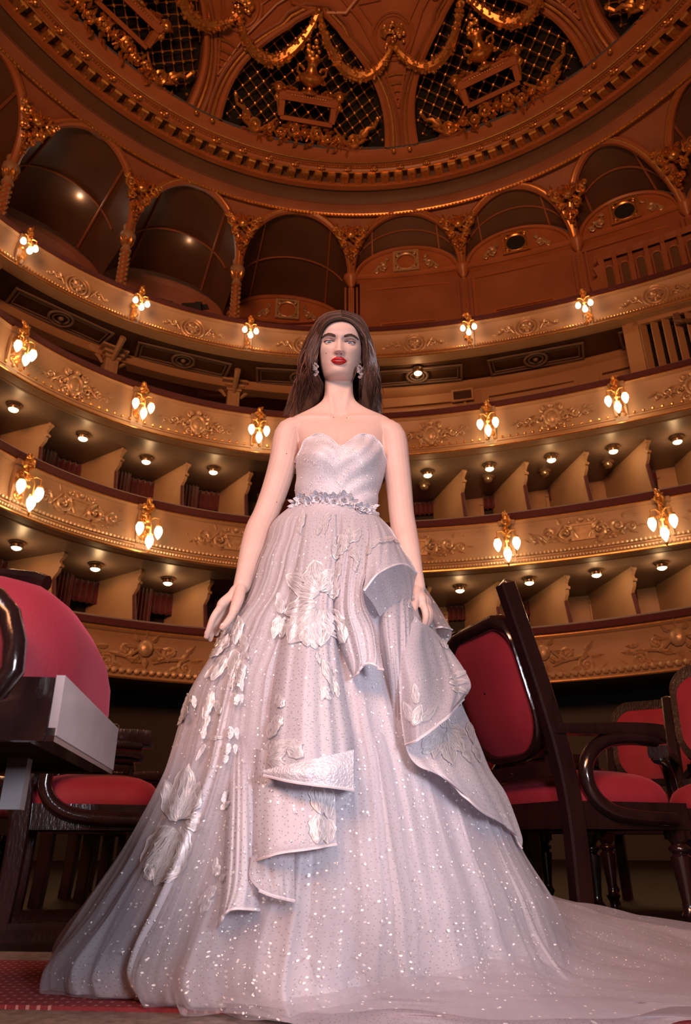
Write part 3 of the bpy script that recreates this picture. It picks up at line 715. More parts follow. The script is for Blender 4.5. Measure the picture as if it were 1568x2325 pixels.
# ================================================================== LAMPS
def plight(loc, e, col=(1,.52,.20), r=.06, parent=None):
    l = bpy.data.lights.new('lamp_light', 'POINT'); l.energy = e; l.color = col; l.shadow_soft_size = r
    o = bpy.data.objects.new('lamp_light', l); COL.objects.link(o); o.location = loc
    if parent is not None: o.parent = parent
def sconce(kind, X, label, group, power):
    """gilt wall lamp of three bulbs; local w points into the hall"""
    t = tag(empty('wall_lamp', X), label, 'lamp', group)
    sc = {'t4': .8, 't3': 1.0, 't2': 1.12}[kind]
    m = MB(); spiral(m, 0, .30*sc, .10*sc, 1.5, 1, -PI/2, .035*sc, (0,-.05*sc), None, .12)
    spiral(m, 0, .06*sc, .07*sc, 1.3, -1, PI/2, .03*sc, (.02,.25*sc), None, .13)
    for i in range(7): leaf(m, random.uniform(-.05,.05), (.42-.07*i)*sc, random.uniform(0,6), .13*sc, .04*sc, None, .05, .12)
    m.ball((0, .42*sc, .12), .06*sc, 8, 6); m.ball((0, -.12*sc, .2), .05*sc, 8, 6)
    m.build('scroll_bracket', M['gilt'], t)
    for k, (u, v, w_) in enumerate(((-.17,-.20,.22), (.17,-.20,.22), (0,-.44,.30))):
        u, v, w_ = u*sc, v*sc, w_*sc+.05
        m = MB(); m.tube([(0, .02*sc, .14), (u*.5, .06*sc, .2*sc+.05), (u, .05*sc if k < 2 else -.12*sc, w_), (u, v+.1*sc, w_)], [.016,.014,.013,.012], 6)
        m.lathe([(.01,.13*sc), (.05*sc,.125*sc), (.055*sc,.09*sc), (.03*sc,.085*sc)], 10, Matrix.Translation((u, v, w_)) @ Matrix.Rotation(-PI/2, 4, 'X'))
        a = m.build('lamp_arm', M['gilt'], t)
        m = MB(); Xb = Matrix.Translation((u, v, w_)) @ Matrix.Rotation(-PI/2, 4, 'X')
        if kind == 't4': m.ball((u, v, w_), (.075*sc,.085*sc,.075*sc), 12, 8); mt = M['bulbcool']
        else: m.lathe([(.006,-.145*sc), (.018*sc,-.13*sc), (.044*sc,-.09*sc), (.068*sc,-.025*sc), (.070*sc,.03*sc), (.052*sc,.075*sc), (.028*sc,.105*sc)], 14, Xb); mt = M['bulb']
        m.build('bulb', mt, a)
        if kind != 't4' and k == 2:
            m = MB(); m.lathe([(.004,-.24*sc), (.02,-.21*sc), (.03,-.17*sc), (.01,-.15*sc)], 8, Xb); m.build('finial', M['gilt'], a)
    plight((0, -.26*sc, .36*sc+.12), power, parent=t)
    return t
TN = dict(t4='top gallery front', t3='cartouche tier front', t2='plaque tier front')
BN = dict(t4='round frosted bulbs', t3='pear-shaped bulbs', t2='large pear-shaped bulbs')
for k, zt, dz, pw in (('t4', 11.9, -.22, 13), ('t3', 9.38, -.38, 15), ('t2', 6.56, -.42, 16)):
    n = len(LP[k])
    negs = [p for p in LP[k] if p < 0]; poss = [p for p in LP[k] if p >= 0]
    for ph in LP[k]:
        if ph < 0: i = sorted(negs, reverse=True).index(ph); lab = f'gilt lamp with {BN[k]} on {TN[k]}, {ORD[i]} from bride towards columns'
        else: i = sorted(poss).index(ph); lab = f'gilt lamp with {BN[k]} on {TN[k]}, {ORD[i]} from bride towards louvres'
        sconce(k, pframe(k, ph, -.10, zt+dz), lab, f'lamps on the {TN[k]}', pw)
def downlight(p, label, group, power=7, on=True):
    t = tag(empty('ceiling_light', Matrix.Translation(p)), label, 'lamp', group)
    m = MB(); m.lathe([(.0,.0), (.15,.0), (.155,-.03), (.12,-.06), (.11,-.02)], 16); m.build('rim', M['glassmetal'], t)
    m = MB(); m.lathe([(.11,-.02), (.115,-.10), (.10,-.13)], 14); m.build('glass_collar', M['glassmetal'], t)
    m = MB(); m.ball((0,0,-.115), (.10,.10,.055), 12, 6); m.build('lamp_globe', M['down'] if on else M['glassmetal'], t)
    if on:
        plight((0,0,-.24), power, (1,.58,.26), .07, t)
def series(pts, z, where, grp, power=7, on=True, anchor=784):
    lft = sorted([p for p in pts if p[0] < anchor], key=lambda p: -p[0]); rgt = sorted([p for p in pts if p[0] >= anchor])
    for L_, sd in ((lft, 'towards columns'), (rgt, 'towards louvres')):
        for i, p in enumerate(L_): downlight(atZ(p[0], p[1], z), f'{"lit" if on else "unlit"} round lamp on {where}, {ORD[i]} from bride {sd}', grp, power, on)
series([(33,918),(190,985),(333,1038),(485,1062),(970,1069),(1110,1054),(1250,1034),(1390,1014),(1535,992)], 8.355, 'cartouche tier soffit', 'lamps over the upper boxes', 11)
series([(962,1098),(1107,1081),(1235,1068),(1378,1048)], 8.355, 'upper box ceiling', 'unlit lamps over the upper boxes', 0, False)
series([(40,1230),(218,1279),(382,1312),(1043,1329),(1200,1311),(1352,1293),(1500,1276)], 5.54, 'plaque tier soffit', 'lamps over the lower boxes', 11)
downlight(atZ(948, 838, 11.02), 'single lit round lamp in a ceiling rose under the top gallery', None, 8)
downlight(atZ(1265, 1590, 3.07), 'lit lamp under the lowest tier front beside the leaning dark chair post', None, 6)
for (px, py), lab in (((182,438), 'bare round bulb hanging in the vaulted bay nearest the carved column'), ((430,538), 'bare round bulb hanging in the second vaulted bay over the gallery partition')):
    p = hit('t4', 2.0, px, py)[0]
    t = tag(empty('pendant_lamp', Matrix.Translation(p)), lab, 'lamp')
    m = MB(); m.ball((0,0,0), .085, 12, 8); m.build('bulb', M['bulbcool'], t)
    m = MB(); m.tube([(0,0,.08), (0,0,.8)], .012, 6); m.lathe([(.0,.16), (.035,.15), (.04,.07), (.02,.06)], 8); m.build('cord', M['glassmetal'], t)
    m = MB(); m.lathe([(0,.74), (.1,.75), (.14,.8), (0,.82)], 12); m.build('ceiling_rose', M['vault'], t)
    plight((0,0,-.15), 9, (1,.8,.55), .08, t)
# ---- arched dark screen on the top gallery and the louvred enclosure on the third tier
sc_ = tag(empty('arched_screen'), 'pale screen of tall arched dark panels standing behind the top gallery rail', 'screen')
ph0, ph1 = hit('t4', .9, 1362, 600)[1], hit('t4', .9, 1640, 560)[1]
nA = 7
for i in range(nA):
    ph = ph0+(ph1-ph0)*(i+.5)/nA; X = pframe('t4', ph, .9, 12.15); wd = rad('t4', math.radians(ph))*math.radians((ph1-ph0)/nA)
    arc = [(-.34*wd, .02), (.34*wd, .02)]+[(.34*wd*math.cos(a), 1.12+.34*wd*math.sin(a)) for a in np.linspace(0, PI, 9)]
    m = MB(); m.prism(arc, .02, X @ Matrix.Translation((0,0,.0))); m.build('arched_panel', mat('gauze', (.12,.065,.035), .8) if i == 0 else bpy.data.materials['gauze'], sc_)
    m = MB(); m.tube([X @ Vector((x, y, .04)) for x, y in [arc[1]]+arc[2:]+[arc[0]]], .028, 6); m.build('arch_frame', M['terra'], sc_)
    m = MB(); m.box((wd/2, .75, .02), (.10, 1.55, .12), X); m.box((wd/2, 1.5, .03), (.05, .22, .16), X); m.build('mullion', M['terra'], sc_)
m = MB()
sweep(m, 't4', [(.86, 13.62), (.84, 13.80), (1.0, 13.80), (1.0, 11.6)], ph0-.6, ph1+.5, 14); m.build('backing', M['terra'], sc_)
X = pframe('t4', ph0-1.2, .9, 12.2); m = MB(); m.prism([(-.1,0), (.3,0), (.3,1.6), (.12,1.55), (.18,1.25), (.02,1.2), (.1,.9), (-.12,.7), (-.05,.4)], .1, X); m.build('side_scroll', M['terra'], sc_)
lv = tag(empty('louvre_enclosure'), 'tall ochre enclosure with dark upright louvres behind the third tier rail', 'enclosure')
pa = hit('t3', .25, 1405, 790)[1]; X = pframe('t3', pa+4.6, .25, 9.3)
m = MB(); m.box((.62, .95, -.5), (1.5, 1.9, .04), X); m.build('back_panel', M['dark'], lv)
m = MB()
m.box((-.58, .95, -.45), (.08, 1.9, .95), X); m.box((-.42, .95, 0), (.26, 1.9, .08), X); m.box((.7, 1.75, 0), (2.2, .3, .08), X); m.box((.7, .1, 0), (2.2, .3, .08), X); m.box((1.75,.95,0), (.2,1.9,.08), X); m.box((.6,1.88,-.45), (2.4,.06,.95), X); m.build('frame', M['wall'], lv)
for i in range(8):
    m = MB(); m.box((0,0,0), (.19, 1.36, .025), X @ Matrix.Translation((-.2+.235*i, .93, -.02)) @ Matrix.Rotation(.75, 4, 'Y')); m.build('louvre_slat', M['wall'], lv, smooth=0)
m = MB(); m.tube([X @ Vector((.45, 1.45, .05)), X @ Vector((.6, 1.3, .16)), X @ Vector((.8, 1.28, .1))], .05, 8); m.box((.5,1.45,.06), (.12,.3,.08), X); m.build('bracket', M['vault'], lv)
# stage equipment on the gallery rail
p, ph = hit('t4', .25, 440, 678)
X = pframe('t4', ph, .25, 12.05)
t = tag(empty('stage_spotlight', X), 'black stage spotlight lying on the top gallery rail by the curved partition', 'spotlight')
m = MB(); m.lathe([(.0,-.28), (.13,-.26), (.15,.05), (.17,.08), (.17,.22), (.14,.22), (.14,.1)], 14, Matrix.Translation((0,.22,0)) @ Matrix.Rotation(1.2, 4, 'Y')); m.build('housing', M['mesh'], t)
m = MB(); m.tube([(-.16,.2,.1), (-.16,-.02,.1), (.16,-.02,.1), (.16,.2,.1)], .02, 6); m.box((0,-.04,.05), (.5,.06,.2)); m.build('yoke', M['mesh'], t)
for s in (-1, 1):
    m = MB(); m.box((0,0,0), (.2,.16,.01), Matrix.Translation((.28,.24+.12*s,0)) @ Matrix.Rotation(.5*s, 4, 'Z')); m.build('barn_door', M['mesh'], t)
p, ph = hit('t4', .25, 365, 668); X = pframe('t4', ph, .3, 12.1)
t = tag(empty('stage_monitor', X), 'small black slanted case on the top gallery rail beside the second lamp', 'case')
m = MB(); m.prism([(-.28,-.1), (.28,-.1), (.28,.1), (-.28,.04)], .2); m.build('casing', M['mesh'], t)
m = MB(); m.tube([(-.1,.08,.1), (-.1,.14,.1), (.1,.16,.1), (.1,.09,.1)], .012, 6); m.build('handle', M['mesh'], t)
# ================================================================== CHAIRS
M['wood'] = mat('polished_dark_wood', (.010,.0042,.0048), .17, var=(.020,.008,.008), scale=5, coat=.6, stretch=(3,3,1), bump=.12, bscale=30)
M['plush'] = mat('crimson_plush', (.25,.010,.026), .75, var=(.20,.007,.020), scale=9, sheen=.35, bump=.12, bscale=240)
M['plush'].node_tree.nodes['Principled BSDF'].inputs['Sheen Tint'].default_value = (.8,.12,.2,1)
def rounded(w, h, r, n=6):
    """outline of a back panel: gently crowned top, rounder bottom"""
    pts = []
    for cx, cy, a0, rr in ((w/2-r, -h/2+r, -PI/2, r), (w/2-.6*r, h/2-.6*r-.03, 0, .6*r), (-w/2+.6*r, h/2-.6*r-.03, PI/2, .6*r), (-w/2+r, -h/2+r, PI, r)):
        for i in range(n+1):
            a = a0+PI/2*i/n; pts.append((cx+rr*math.cos(a), cy+rr*math.sin(a)))
    return [(x, y+(.045*(1-(2*x/w)**2) if y > 0 else 0)) for x, y in pts]
def chair_meshes():
    D = {}
    post = [(-.25,0), (-.24,.12), (-.235,.28), (-.238,.42), (-.258,.58), (-.305,.78), (-.362,.98), (-.415,1.16)]
    for s in (-1, 1):
        m = MB(); rows = []
        P = crom(post, 22)
        for i, (y, z) in enumerate(P):
            a, b = P[max(i-1,0)], P[min(i+1,len(P)-1)]; t = Vector((0, b[0]-a[0], b[1]-a[1])).normalized(); nrm = Vector((0, t.z, -t.y))
            c = Vector((s*.262, y, z)); hw_ = .026; hd = .034-.004*abs(z-.45)
            if i == len(P)-1: c.z += .0
            x = Vector((1,0,0)); e = .007
            rows.append([c+x*a_*hw_*1.0+nrm*b_*hd for a_, b_ in ((-1+.25,-1), (1-.25,-1), (1,-1+.2), (1,1-.2), (1-.25,1), (-1+.25,1), (-1,1-.2), (-1,-1+.2))])
        m.grid(rows, closeu=True)
        n = 8; k = (len(rows)-1)*n; top = Vector((s*.262, P[-1][0], P[-1][1]+.022)); m.v.append(tuple(top)); ti = len(m.v)-1
        for j in range(n): m.f.append((k+j, k+(j+1) % n, ti))
        m.f.append(tuple(range(n))[::-1])
        D['post', s] = m.mesh('post', M['wood'], 35)
    # back panel plane
    o = Vector((0, -.325, .825)); v = Vector((0, -.26, .965)).normalized(); X = frame(o, (1,0,0), v)
    out = rounded(.478, .53, .17, 7); inn = [(x*.88, (y*.86 if y < 0 else y*.80)-.004) for x, y in out]
    m = MB(); n = len(out)
    rows = []
    for f, d in ((0, -.022), (.0, .018), (.25, .030), (.8, .026), (1.0, .012), (1.0, -.018)):
        rows.append([X @ Vector((a[0]+(b[0]-a[0])*f, a[1]+(b[1]-a[1])*f, d)) for a, b in zip(out, inn)])
    m.grid(rows, closeu=True, closev=True); D['back_frame'] = m.mesh('back_frame', M['wood'], 50)
    m = MB(); rows = []
    for sgn in (1, -1):
        for q in range(6):
            f = (q/5) if sgn > 0 else 1-q/5
            f = max(f, .02)
            rows.append([X @ Vector((x*f*1.01, y*f*1.01, sgn*(.014+.034*(1-f**3)))) for x, y in inn])
    m.grid(rows, closeu=True); D['back_cushion'] = m.mesh('back_cushion', M['plush'], 60)
    m = MB()
    for s in (-1, 1):
        m.box((s*.225, -.262, .55), (.05,.03,.05)); 
    m.box((0, -.262, .53), (.5, .028, .05)); m.tube([X @ Vector((-.06,-.29,.0)), X @ Vector((0,-.31,.02)), X @ Vector((.06,-.29,0))], .018, 6)
    D['stretcher'] = m.mesh('stretcher', M['wood'], 40)
    # seat
    m = MB(); w, d = .27, .255
    for y in (d, -d+.015): m.box((0, y-.012, .385), (2*w-.006, .028, .085))
    for s in (-1, 1): m.box((s*(w-.014), 0, .385), (.028, 2*d, .085)); m.box((s*(w-.004), 0, .35), (.012, 2*d, .018))
    m.box((0, d+.006, .35), (2*w-.004, .012, .018)); m.box((0,0,.39), (2*w-.04, 2*d-.04, .02))
    D['seat_rail'] = m.mesh('seat_rail', M['wood'], 30)
    m = MB(); rows = []
    def sq(a, p=5.0): c_, s_ = math.cos(a), math.sin(a); q = (abs(c_)**p+abs(s_)**p)**(-1/p); return c_*q, s_*q
    for f, z in ((1.0,.418), (1.025,.435), (1.015,.462), (.965,.488), (.87,.510), (.72,.527), (.5,.540), (.25,.547), (.02,.549)):
        rows.append([(sq(2*PI*j/36)[0]*(w-.012)*f, sq(2*PI*j/36)[1]*(d-.012)*f, z) for j in range(36)])
    m.grid(rows, closeu=True); D['seat_cushion'] = m.mesh('seat_cushion', M['plush'], 60)
    leg = [(.026,0), (.028,.012), (.018,.03), (.02,.05), (.032,.075), (.022,.09), (.02,.11), (.03,.2), (.036,.255), (.024,.265), (.036,.275), (.036,.285), (.024,.295), (.034,.31), (.034,.35)]
    for s in (-1, 1):
        m = MB(); m.lathe(leg, 14, Matrix.Translation((s*.236, .222, 0))); m.box((s*.236,.222,.355), (.062,.062,.09)); D['leg', s] = m.mesh('leg', M['wood'], 50)
        m = MB(); P = [(-.29,.655), (-.15,.660), (.0,.668), (.12,.668), (.175,.662)]
        rows = []
        for i, (y, z) in enumerate(CRt(P, 12)):
            wd = .026+.014*(i/11); hh = .016+.010*(i/11)
            rows.append([(s*.268-wd, y, z-hh), (s*.268+wd, y, z-hh), (s*.268+wd+.004, y, z), (s*.268+wd, y, z+hh), (s*.268-wd, y, z+hh), (s*.268-wd-.004, y, z)])
        m.grid(rows, closeu=True); m.f.append(tuple(range(6))[::-1]); k = len(m.v); m.f.append(tuple(range(k-6, k))); D['armrest', s] = m.mesh('armrest', M['wood'], 40)
        loop = [(.15,.637), (.03,.640), (-.08,.622), (-.155,.57), (-.175,.50), (-.145,.435), (-.07,.392), (.05,.378), (.18,.374)]
        m = MB(); m.tube([(s*.280, y, z) for y, z in crom(loop, 26)], .0255, 10)
        m.box((s*.278, .165, .640), (.03,.05,.03)); D['arm_loop', s] = m.mesh('arm_loop', M['wood'], 50)
        m = MB(); P = [(-.40,.012), (-.36,.05), (-.28,.055), (.2,.055), (.27,.045), (.30,.012)]
        m.prism([(y, z) for y, z in [(-.40,0)]+P+[(.30,0)]], .05, frame((s*.262-.025, 0, 0), (0,1,0), (0,0,1))); D['skid', s] = m.mesh('skid', M['wood'], 30)
    return D
def CRt(P, n): return [tuple(p) for p in crom(P, n)]
CH = chair_meshes()
def make_chair(X, label, skip=(), skid=False, round_back=False):
    t = tag(empty('theatre_armchair', X), label, 'chair', None)
    for k, me in CH.items():
        nm = k if isinstance(k, str) else k[0]
        if nm in skip or k in skip or (nm == 'skid' and not skid): continue
        put(nm, me, t, None if not round_back else Matrix.Diagonal((1,1,.84,1)) if nm == 'post' else Matrix.Translation((0,-.02,.045)) if nm in ('back_frame','back_cushion') else None)
    return t
def CX_(x, y, rot, z=0, tilt=0): return Matrix.Translation((x, y, z)) @ Matrix.Rotation(math.radians(rot), 4, 'Z') @ Matrix.Rotation(math.radians(tilt), 4, 'X')
# rot 0 faces away from the camera (+y); -90 faces to the photograph's right
CHAIRS = [
 (CX_(.87, 2.95, -68), 'dark armchair with a tall leaning back post close behind the spread of the gown', False, False),
 (CX_(1.68, 3.36, 150), 'armchair turned towards the lens with a round-crested crimson back beside the tall post', False, True),
 (CX_(1.74, 4.45, 150), 'armchair with its dark rounded crest showing small between two larger chairs', False, True),
 (CX_(.95, 3.98, -66), 'armchair mostly hidden between the gown and the tall leaning post', False, False),
 (CX_(2.85, 4.35, 125), 'shadowed armchair at the far end behind the round-crested one', False, False),
 (CX_(-1.0, 3.12, -72), 'armchair in profile on a floor skid with its arm loop against the gown', True, False),
 (CX_(-1.93, 3.55, -75), 'armchair half lost in shade with a crimson seat below the foreground seat', False, False),
 (CX_(-2.3, 4.75, -75), 'shadowed armchair deep in the row under the lowest balcony', False, False)]
for i in range(4): CHAIRS.append((CX_(-1.30-.09*i, 4.45+.68*i, -96), f'sideways armchair in the receding row behind the profile chair, {("nearest","second nearest","third nearest","farthest")[i]} of four', False, False))
for X, lb, sd, rb_ in CHAIRS: make_chair(X, lb, (), sd, rb_)
# the seat hanging into the foreground: a raised chair with no front legs, its corner block showing
NEAR = Matrix.Translation((-.70, 1.27, .085)) @ Matrix.Rotation(math.radians(-82), 4, 'Z')
t = make_chair(NEAR, 'large out-of-focus armchair nearest the lens with a bulging crimson seat and pale-lit rail', (('leg',-1),('leg',1),'armrest','arm_loop','seat_cushion'), False)
put('seat_cushion', CH['seat_cushion'], t, Matrix.Translation((0,.012,.43)) @ Matrix.Diagonal((1,1.03,1.75,1)) @ Matrix.Translation((0,0,-.43)))
NI = NEAR.inverted()
m = MB(); m.tube([NI @ atY(*q, .97) for q in ((-60,1345),(-10,1358),(22,1398),(34,1460),(28,1522),(-5,1566),(-60,1585))], .016, 10); m.build('arm_loop', M['wood'], t)
m = MB(); m.tube([NI @ atY(*q, 1.56) for q in ((-80,1302),(20,1310),(80,1318),(106,1326))], [.022,.024,.026,.024], 8, flat=.8); m.build('armrest', M['wood'], t)
M['worn_sheen'] = mat('worn_varnish_pale_sheen', (.24,.21,.23), .3, var=(.34,.31,.33), scale=9, coat=.4)  # scuffed varnish with reflected sheen painted into the colour, for rail and block
m = MB(); m.box((0, .263, .390), (.536,.012,.082)); tag(m.build('front_rail', M['worn_sheen'], t), 'front rail with scuffs and a pale painted sheen')
m = MB(); m.box((-.10, .13, .310), (.035,.034,.085)); m.build('corner_block', M['worn_sheen'], t)
for q in (-1, 1):
    m = MB(); m.box((q*.262, -.30, -.0425), (.07,.09,.085)); m.build('foot_block', M['wood'], t)
# ================================================================== THE BRIDE: body
M['skin'] = mat('fair_skin', (.64,.46,.405), .52, spec=.35, var=(.61,.425,.37), scale=22, bump=.06, bscale=600)
bs = M['skin'].node_tree.nodes['Principled BSDF']
bs.inputs['Subsurface Weight'].default_value = .12; bs.inputs['Subsurface Radius'].default_value = (.9,.35,.2); bs.inputs['Subsurface Scale'].default_value = .006
M['lid'] = mat('eyelid_shadow', (.42,.25,.215), .4)
M['lips'] = mat('red_lipstick', (.43,.008,.012), .42, coat=.1)
M['hair'] = mat('brown_hair', (.070,.030,.020), .34, var=(.17,.080,.050), scale=28, stretch=(1,1,.12))
M['brow'] = mat('brow_hair', (.085,.045,.032), .7)
M['eyewhite'] = mat('eye_white', (.60,.55,.54), .3, coat=.15)
M['iris'] = mat('grey_blue_iris', (.085,.125,.19), .3, coat=.25, var=(.035,.055,.095), scale=300)
M['pupil'] = mat('pupil', (.004,.004,.005), .1, coat=1.0)
M['lash'] = mat('lash', (.012,.008,.007), .5)
M['nail'] = mat('pearl_nail', (.75,.55,.52), .15, coat=.8)
M['crystal'] = mat('crystal_silver', (.85,.83,.88), .12, .8)
M['nostril_mole'] = mat('nostril_shade_mole', (.16,.05,.04), .8)  # nostril shade put into a dark colour; the moles share this brown
BR = tag(empty('person', Matrix.Translation((-.02, 1.9, 0))), 'bride with long wavy brown hair, red lips and a strapless glittering ball gown standing centrally', 'person')
def bput(mb, name, m, parent=None, smooth=60):
    """mesh given in world space, parented under the bride (or one of her parts)"""
    off = Vector((-.02, 1.9, 0)); mb.v = [tuple(Vector(v)-off) for v in mb.v]
    return mb.build(name, m, parent or BR, smooth)
# head frame: x right of the photo, y forward (to the lens), z up, tilted 22 degrees forward, slight roll
HT, HRO = math.radians(22), -.037
HX = Matrix.Translation((-.021, 1.87, 1.579)) @ Matrix(((1,0,0,0),(0,-math.cos(HT),-math.sin(HT),0),(0,-math.sin(HT),math.cos(HT),0),(0,0,0,1))) @ Matrix(((math.cos(HRO),0,-math.sin(HRO),0),(0,1,0,0),(math.sin(HRO),0,math.cos(HRO),0),(0,0,0,1))) @ Matrix.Diagonal((.98,.98,.90,1))
HS = [  # z, front, half width, back
 (-.012,.030,.030,.030), (-.006,.058,.036,.045), (.0,.071,.041,.055), (.006,.0775,.0445,.062), (.014,.081,.048,.068), (.03,.083,.0535,.076), (.045,.085,.0585,.082), (.062,.086,.0625,.087),
 (.08,.0865,.066,.092), (.098,.087,.0685,.096), (.115,.089,.0705,.099), (.135,.0925,.0725,.102), (.155,.0925,.0735,.103), (.175,.087,.072,.100), (.195,.075,.066,.092), (.21,.058,.054,.076), (.221,.034,.034,.048), (.2255,.006,.006,.01)]
def G(x, z, cx, cz, sx, sz, a): return a*math.exp(-.5*((x-cx)/sx)**2-.5*((z-cz)/sz)**2)
def sstep(a, b, x): t = min(1, max(0, (x-a)/(b-a))); return t*t*(3-2*t)
def feat(x, z):
    d = 0
    k = (0.124-z)/(.124-.078); amp = .004+.0165*min(max(k, 0), 1.05)**1.25
    d += amp*math.exp(-.5*(x/(.0056+.0030*min(max(k,0),1)))**2)*sstep(.0630,.0765,z)*sstep(.134,.116,z)
    d += G(x,z,0,.0775,.0085,.0065,.0045)
    for s in (-1, 1):
        d += G(x,z,s*.0100,.0725,.0038,.0050,.0090)
        d += G(x,z,s*.031,.1125,.0150,.0090,-.0105)+G(x,z,s*.0165,.1150,.0060,.0080,-.0055)
        d += G(x,z,s*.030,.1295,.0210,.0055,.0028)+G(x,z,s*.047,.089,.016,.013,.0045)
        d += G(x,z,s*.040,.056,.012,.020,-.0025)+G(x,z,s*.0255,.0475,.004,.005,-.0025)
    d += G(x,z,0,.048,.021,.014,.0050)+G(x,z,0,.0545,.014,.0035,.0022)+G(x,z,0,.0425,.013,.0042,.0030)
    d += G(x,z,0,.0335,.015,.0045,-.0038)+G(x,z,0,.0165,.0145,.0105,.0060)+G(x,z,0,.0625,.0028,.0040,-.0014)
    return d
hm = MB(); zz = np.array([r[0] for r in HS]); NA = 176
zs = np.concatenate([np.linspace(-.012,.02,26), np.linspace(.021,.14,150), np.linspace(.142,.2255,40)])
tab = np.array([[np.interp(z, zz, np.array([r[k] for r in HS])) for k in (1,2,3)] for z in zs])
for _ in range(4): tab[1:-1] = .25*tab[:-2]+.5*tab[1:-1]+.25*tab[2:]
rows = []
for z, (f, wd, bk) in zip(zs, tab):
    row = []
    for j in range(NA):
        t = 2*PI*j/NA; s_, c_ = math.sin(t), math.cos(t); p = 2/2.25
        x = wd*math.copysign(abs(s_)**p, s_); y = (f if c_ > 0 else bk)*math.copysign(abs(c_)**p, c_)
        if c_ > 0: y += feat(x, z)*min(1, c_*2.2)
        row.append(HX @ Vector((x, y, z)))
    rows.append(row)
hm.grid(rows, closeu=True); hm.f.append(tuple(range(NA))[::-1]); k = len(hm.v); hm.f.append(tuple(range(k-NA, k)))
for s in (-1, 1):      # ears
    hm.ball((0,0,0), (.007,.017,.031), 12, 10, HX @ Matrix.Translation((s*.071,-.012,.092)) @ Matrix.Rotation(s*.25, 4, 'Z') @ Matrix.Rotation(.15, 4, 'X'))
head_bvh = BVHTree.FromPolygons([tuple(HX.inverted() @ Vector(v)) for v in hm.v], hm.f)
def face(x, z):
    h = head_bvh.ray_cast(Vector((x, .3, z)), Vector((0,-1,0)))
    return h[0].y if h[0] is not None else .08
# torso and neck
TS = [(.96,-.03,.150,.105,.125), (1.06,-.03,.135,.095,.105), (1.145,-.028,.106,.080,.080), (1.22,-.022,.114,.084,.085), (1.29,-.012,.123,.085,.095), (1.345,-.011,.121,.078,.100), (1.375,-.013,.127,.068,.100), (1.400,-.015,.145,.058,.095),
      (1.420,-.016,.156,.047,.080), (1.436,-.016,.160,.041,.066), (1.449,-.016,.146,.037,.056), (1.463,-.018,.118,.034,.052), (1.481,-.020,.080,.034,.052), (1.503,-.020,.0515,.038,.053), (1.525,-.020,.044,.040,.052), (1.55,-.020,.0425,.040,.052), (1.60,-.021,.043,.041,.055), (1.64,-.021,.040,.030,.05)]
TZ = np.array([r[0] for r in TS])
def trow(z): return [float(np.interp(z, TZ, [r[k] for r in TS])) for k in (1,2,3,4)]
tz = np.linspace(.96, 1.64, 150); tt = np.array([trow(z) for z in tz])
for _ in range(6): tt[1:-1] = .25*tt[:-2]+.5*tt[1:-1]+.25*tt[2:]
def bust(x, z):
    d = 0
    for cx in (-.078, .052): d += G(x,z,cx,1.262,.044,.040,.052)
    return d
rows = []; YB = 1.875
for z, (xc, a, f, bk) in zip(tz, tt):
    row = []
    for j in range(120):
        t = 2*PI*j/120; s_, c_ = math.sin(t), math.cos(t); p = 2/2.2
        x = xc+a*math.copysign(abs(s_)**p, s_); y = (f if c_ > 0 else bk)*math.copysign(abs(c_)**p, c_)
        if c_ > 0:
            y += bust(x, z)*c_
            for s in (-1, 1):    # collar bones and the hollow between
                lx = (x+.018)*s
                if lx > 0: y += .0045*math.exp(-.5*((z-(1.428+.10*lx))/.0055)**2)*sstep(.012,.03,lx)*sstep(.15,.11,lx)
            y -= G(x,z,-.018,1.437,.011,.010,.006)+G(x,z,-.014,1.30,.010,.05,.008)
            for s in (-1, 1): y += .004*math.exp(-.5*((x+.020-s*(.012+.22*(z-1.44)))/.006)**2)*sstep(1.44,1.46,z)*sstep(1.56,1.52,z)
        row.append(Vector((x, YB-y, z)))
    rows.append(row)
tm = MB(); tm.grid(rows, closeu=True); tm.f.append(tuple(range(120))[::-1]); k = len(tm.v); tm.f.append(tuple(range(k-120, k)))
# limbs
am = MB()
def limb(pts, n=30, sides=20, mb=am):
    P = crom([list(atY(a, b, Y))+[r] for a, b, Y, r in pts], n); path = [Vector(p[:3]) for p in P]; rr = [p[3] for p in P]
    d0 = (path[0]-path[1]).normalized(); d1 = (path[-1]-path[-2]).normalized()
    path = [path[0]+d0*rr[0]*q for q in (.9,.6)]+path+[path[-1]+d1*rr[-1]*q for q in (.45,.75,.93)]
    rr = [rr[0]*.35, rr[0]*.8]+rr+[rr[-1]*.88, rr[-1]*.64, rr[-1]*.3]
    mb.tube(path, rr, sides)
limb([(682,972,1.875,.034), (655,985,1.875,.041), (642,1050,1.88,.0405), (626,1105,1.885,.038), (604,1165,1.885,.0355), (586,1205,1.875,.0365), (572,1250,1.85,.033), (558,1298,1.82,.0255), (549,1330,1.80,.0225)])
limb([(862,976,1.875,.034), (889,990,1.875,.041), (899,1055,1.88,.0395), (906,1110,1.885,.037), (911,1165,1.885,.0355), (917,1205,1.875,.036), (926,1250,1.85,.033), (938,1300,1.82,.0255), (946,1335,1.80,.0225)])
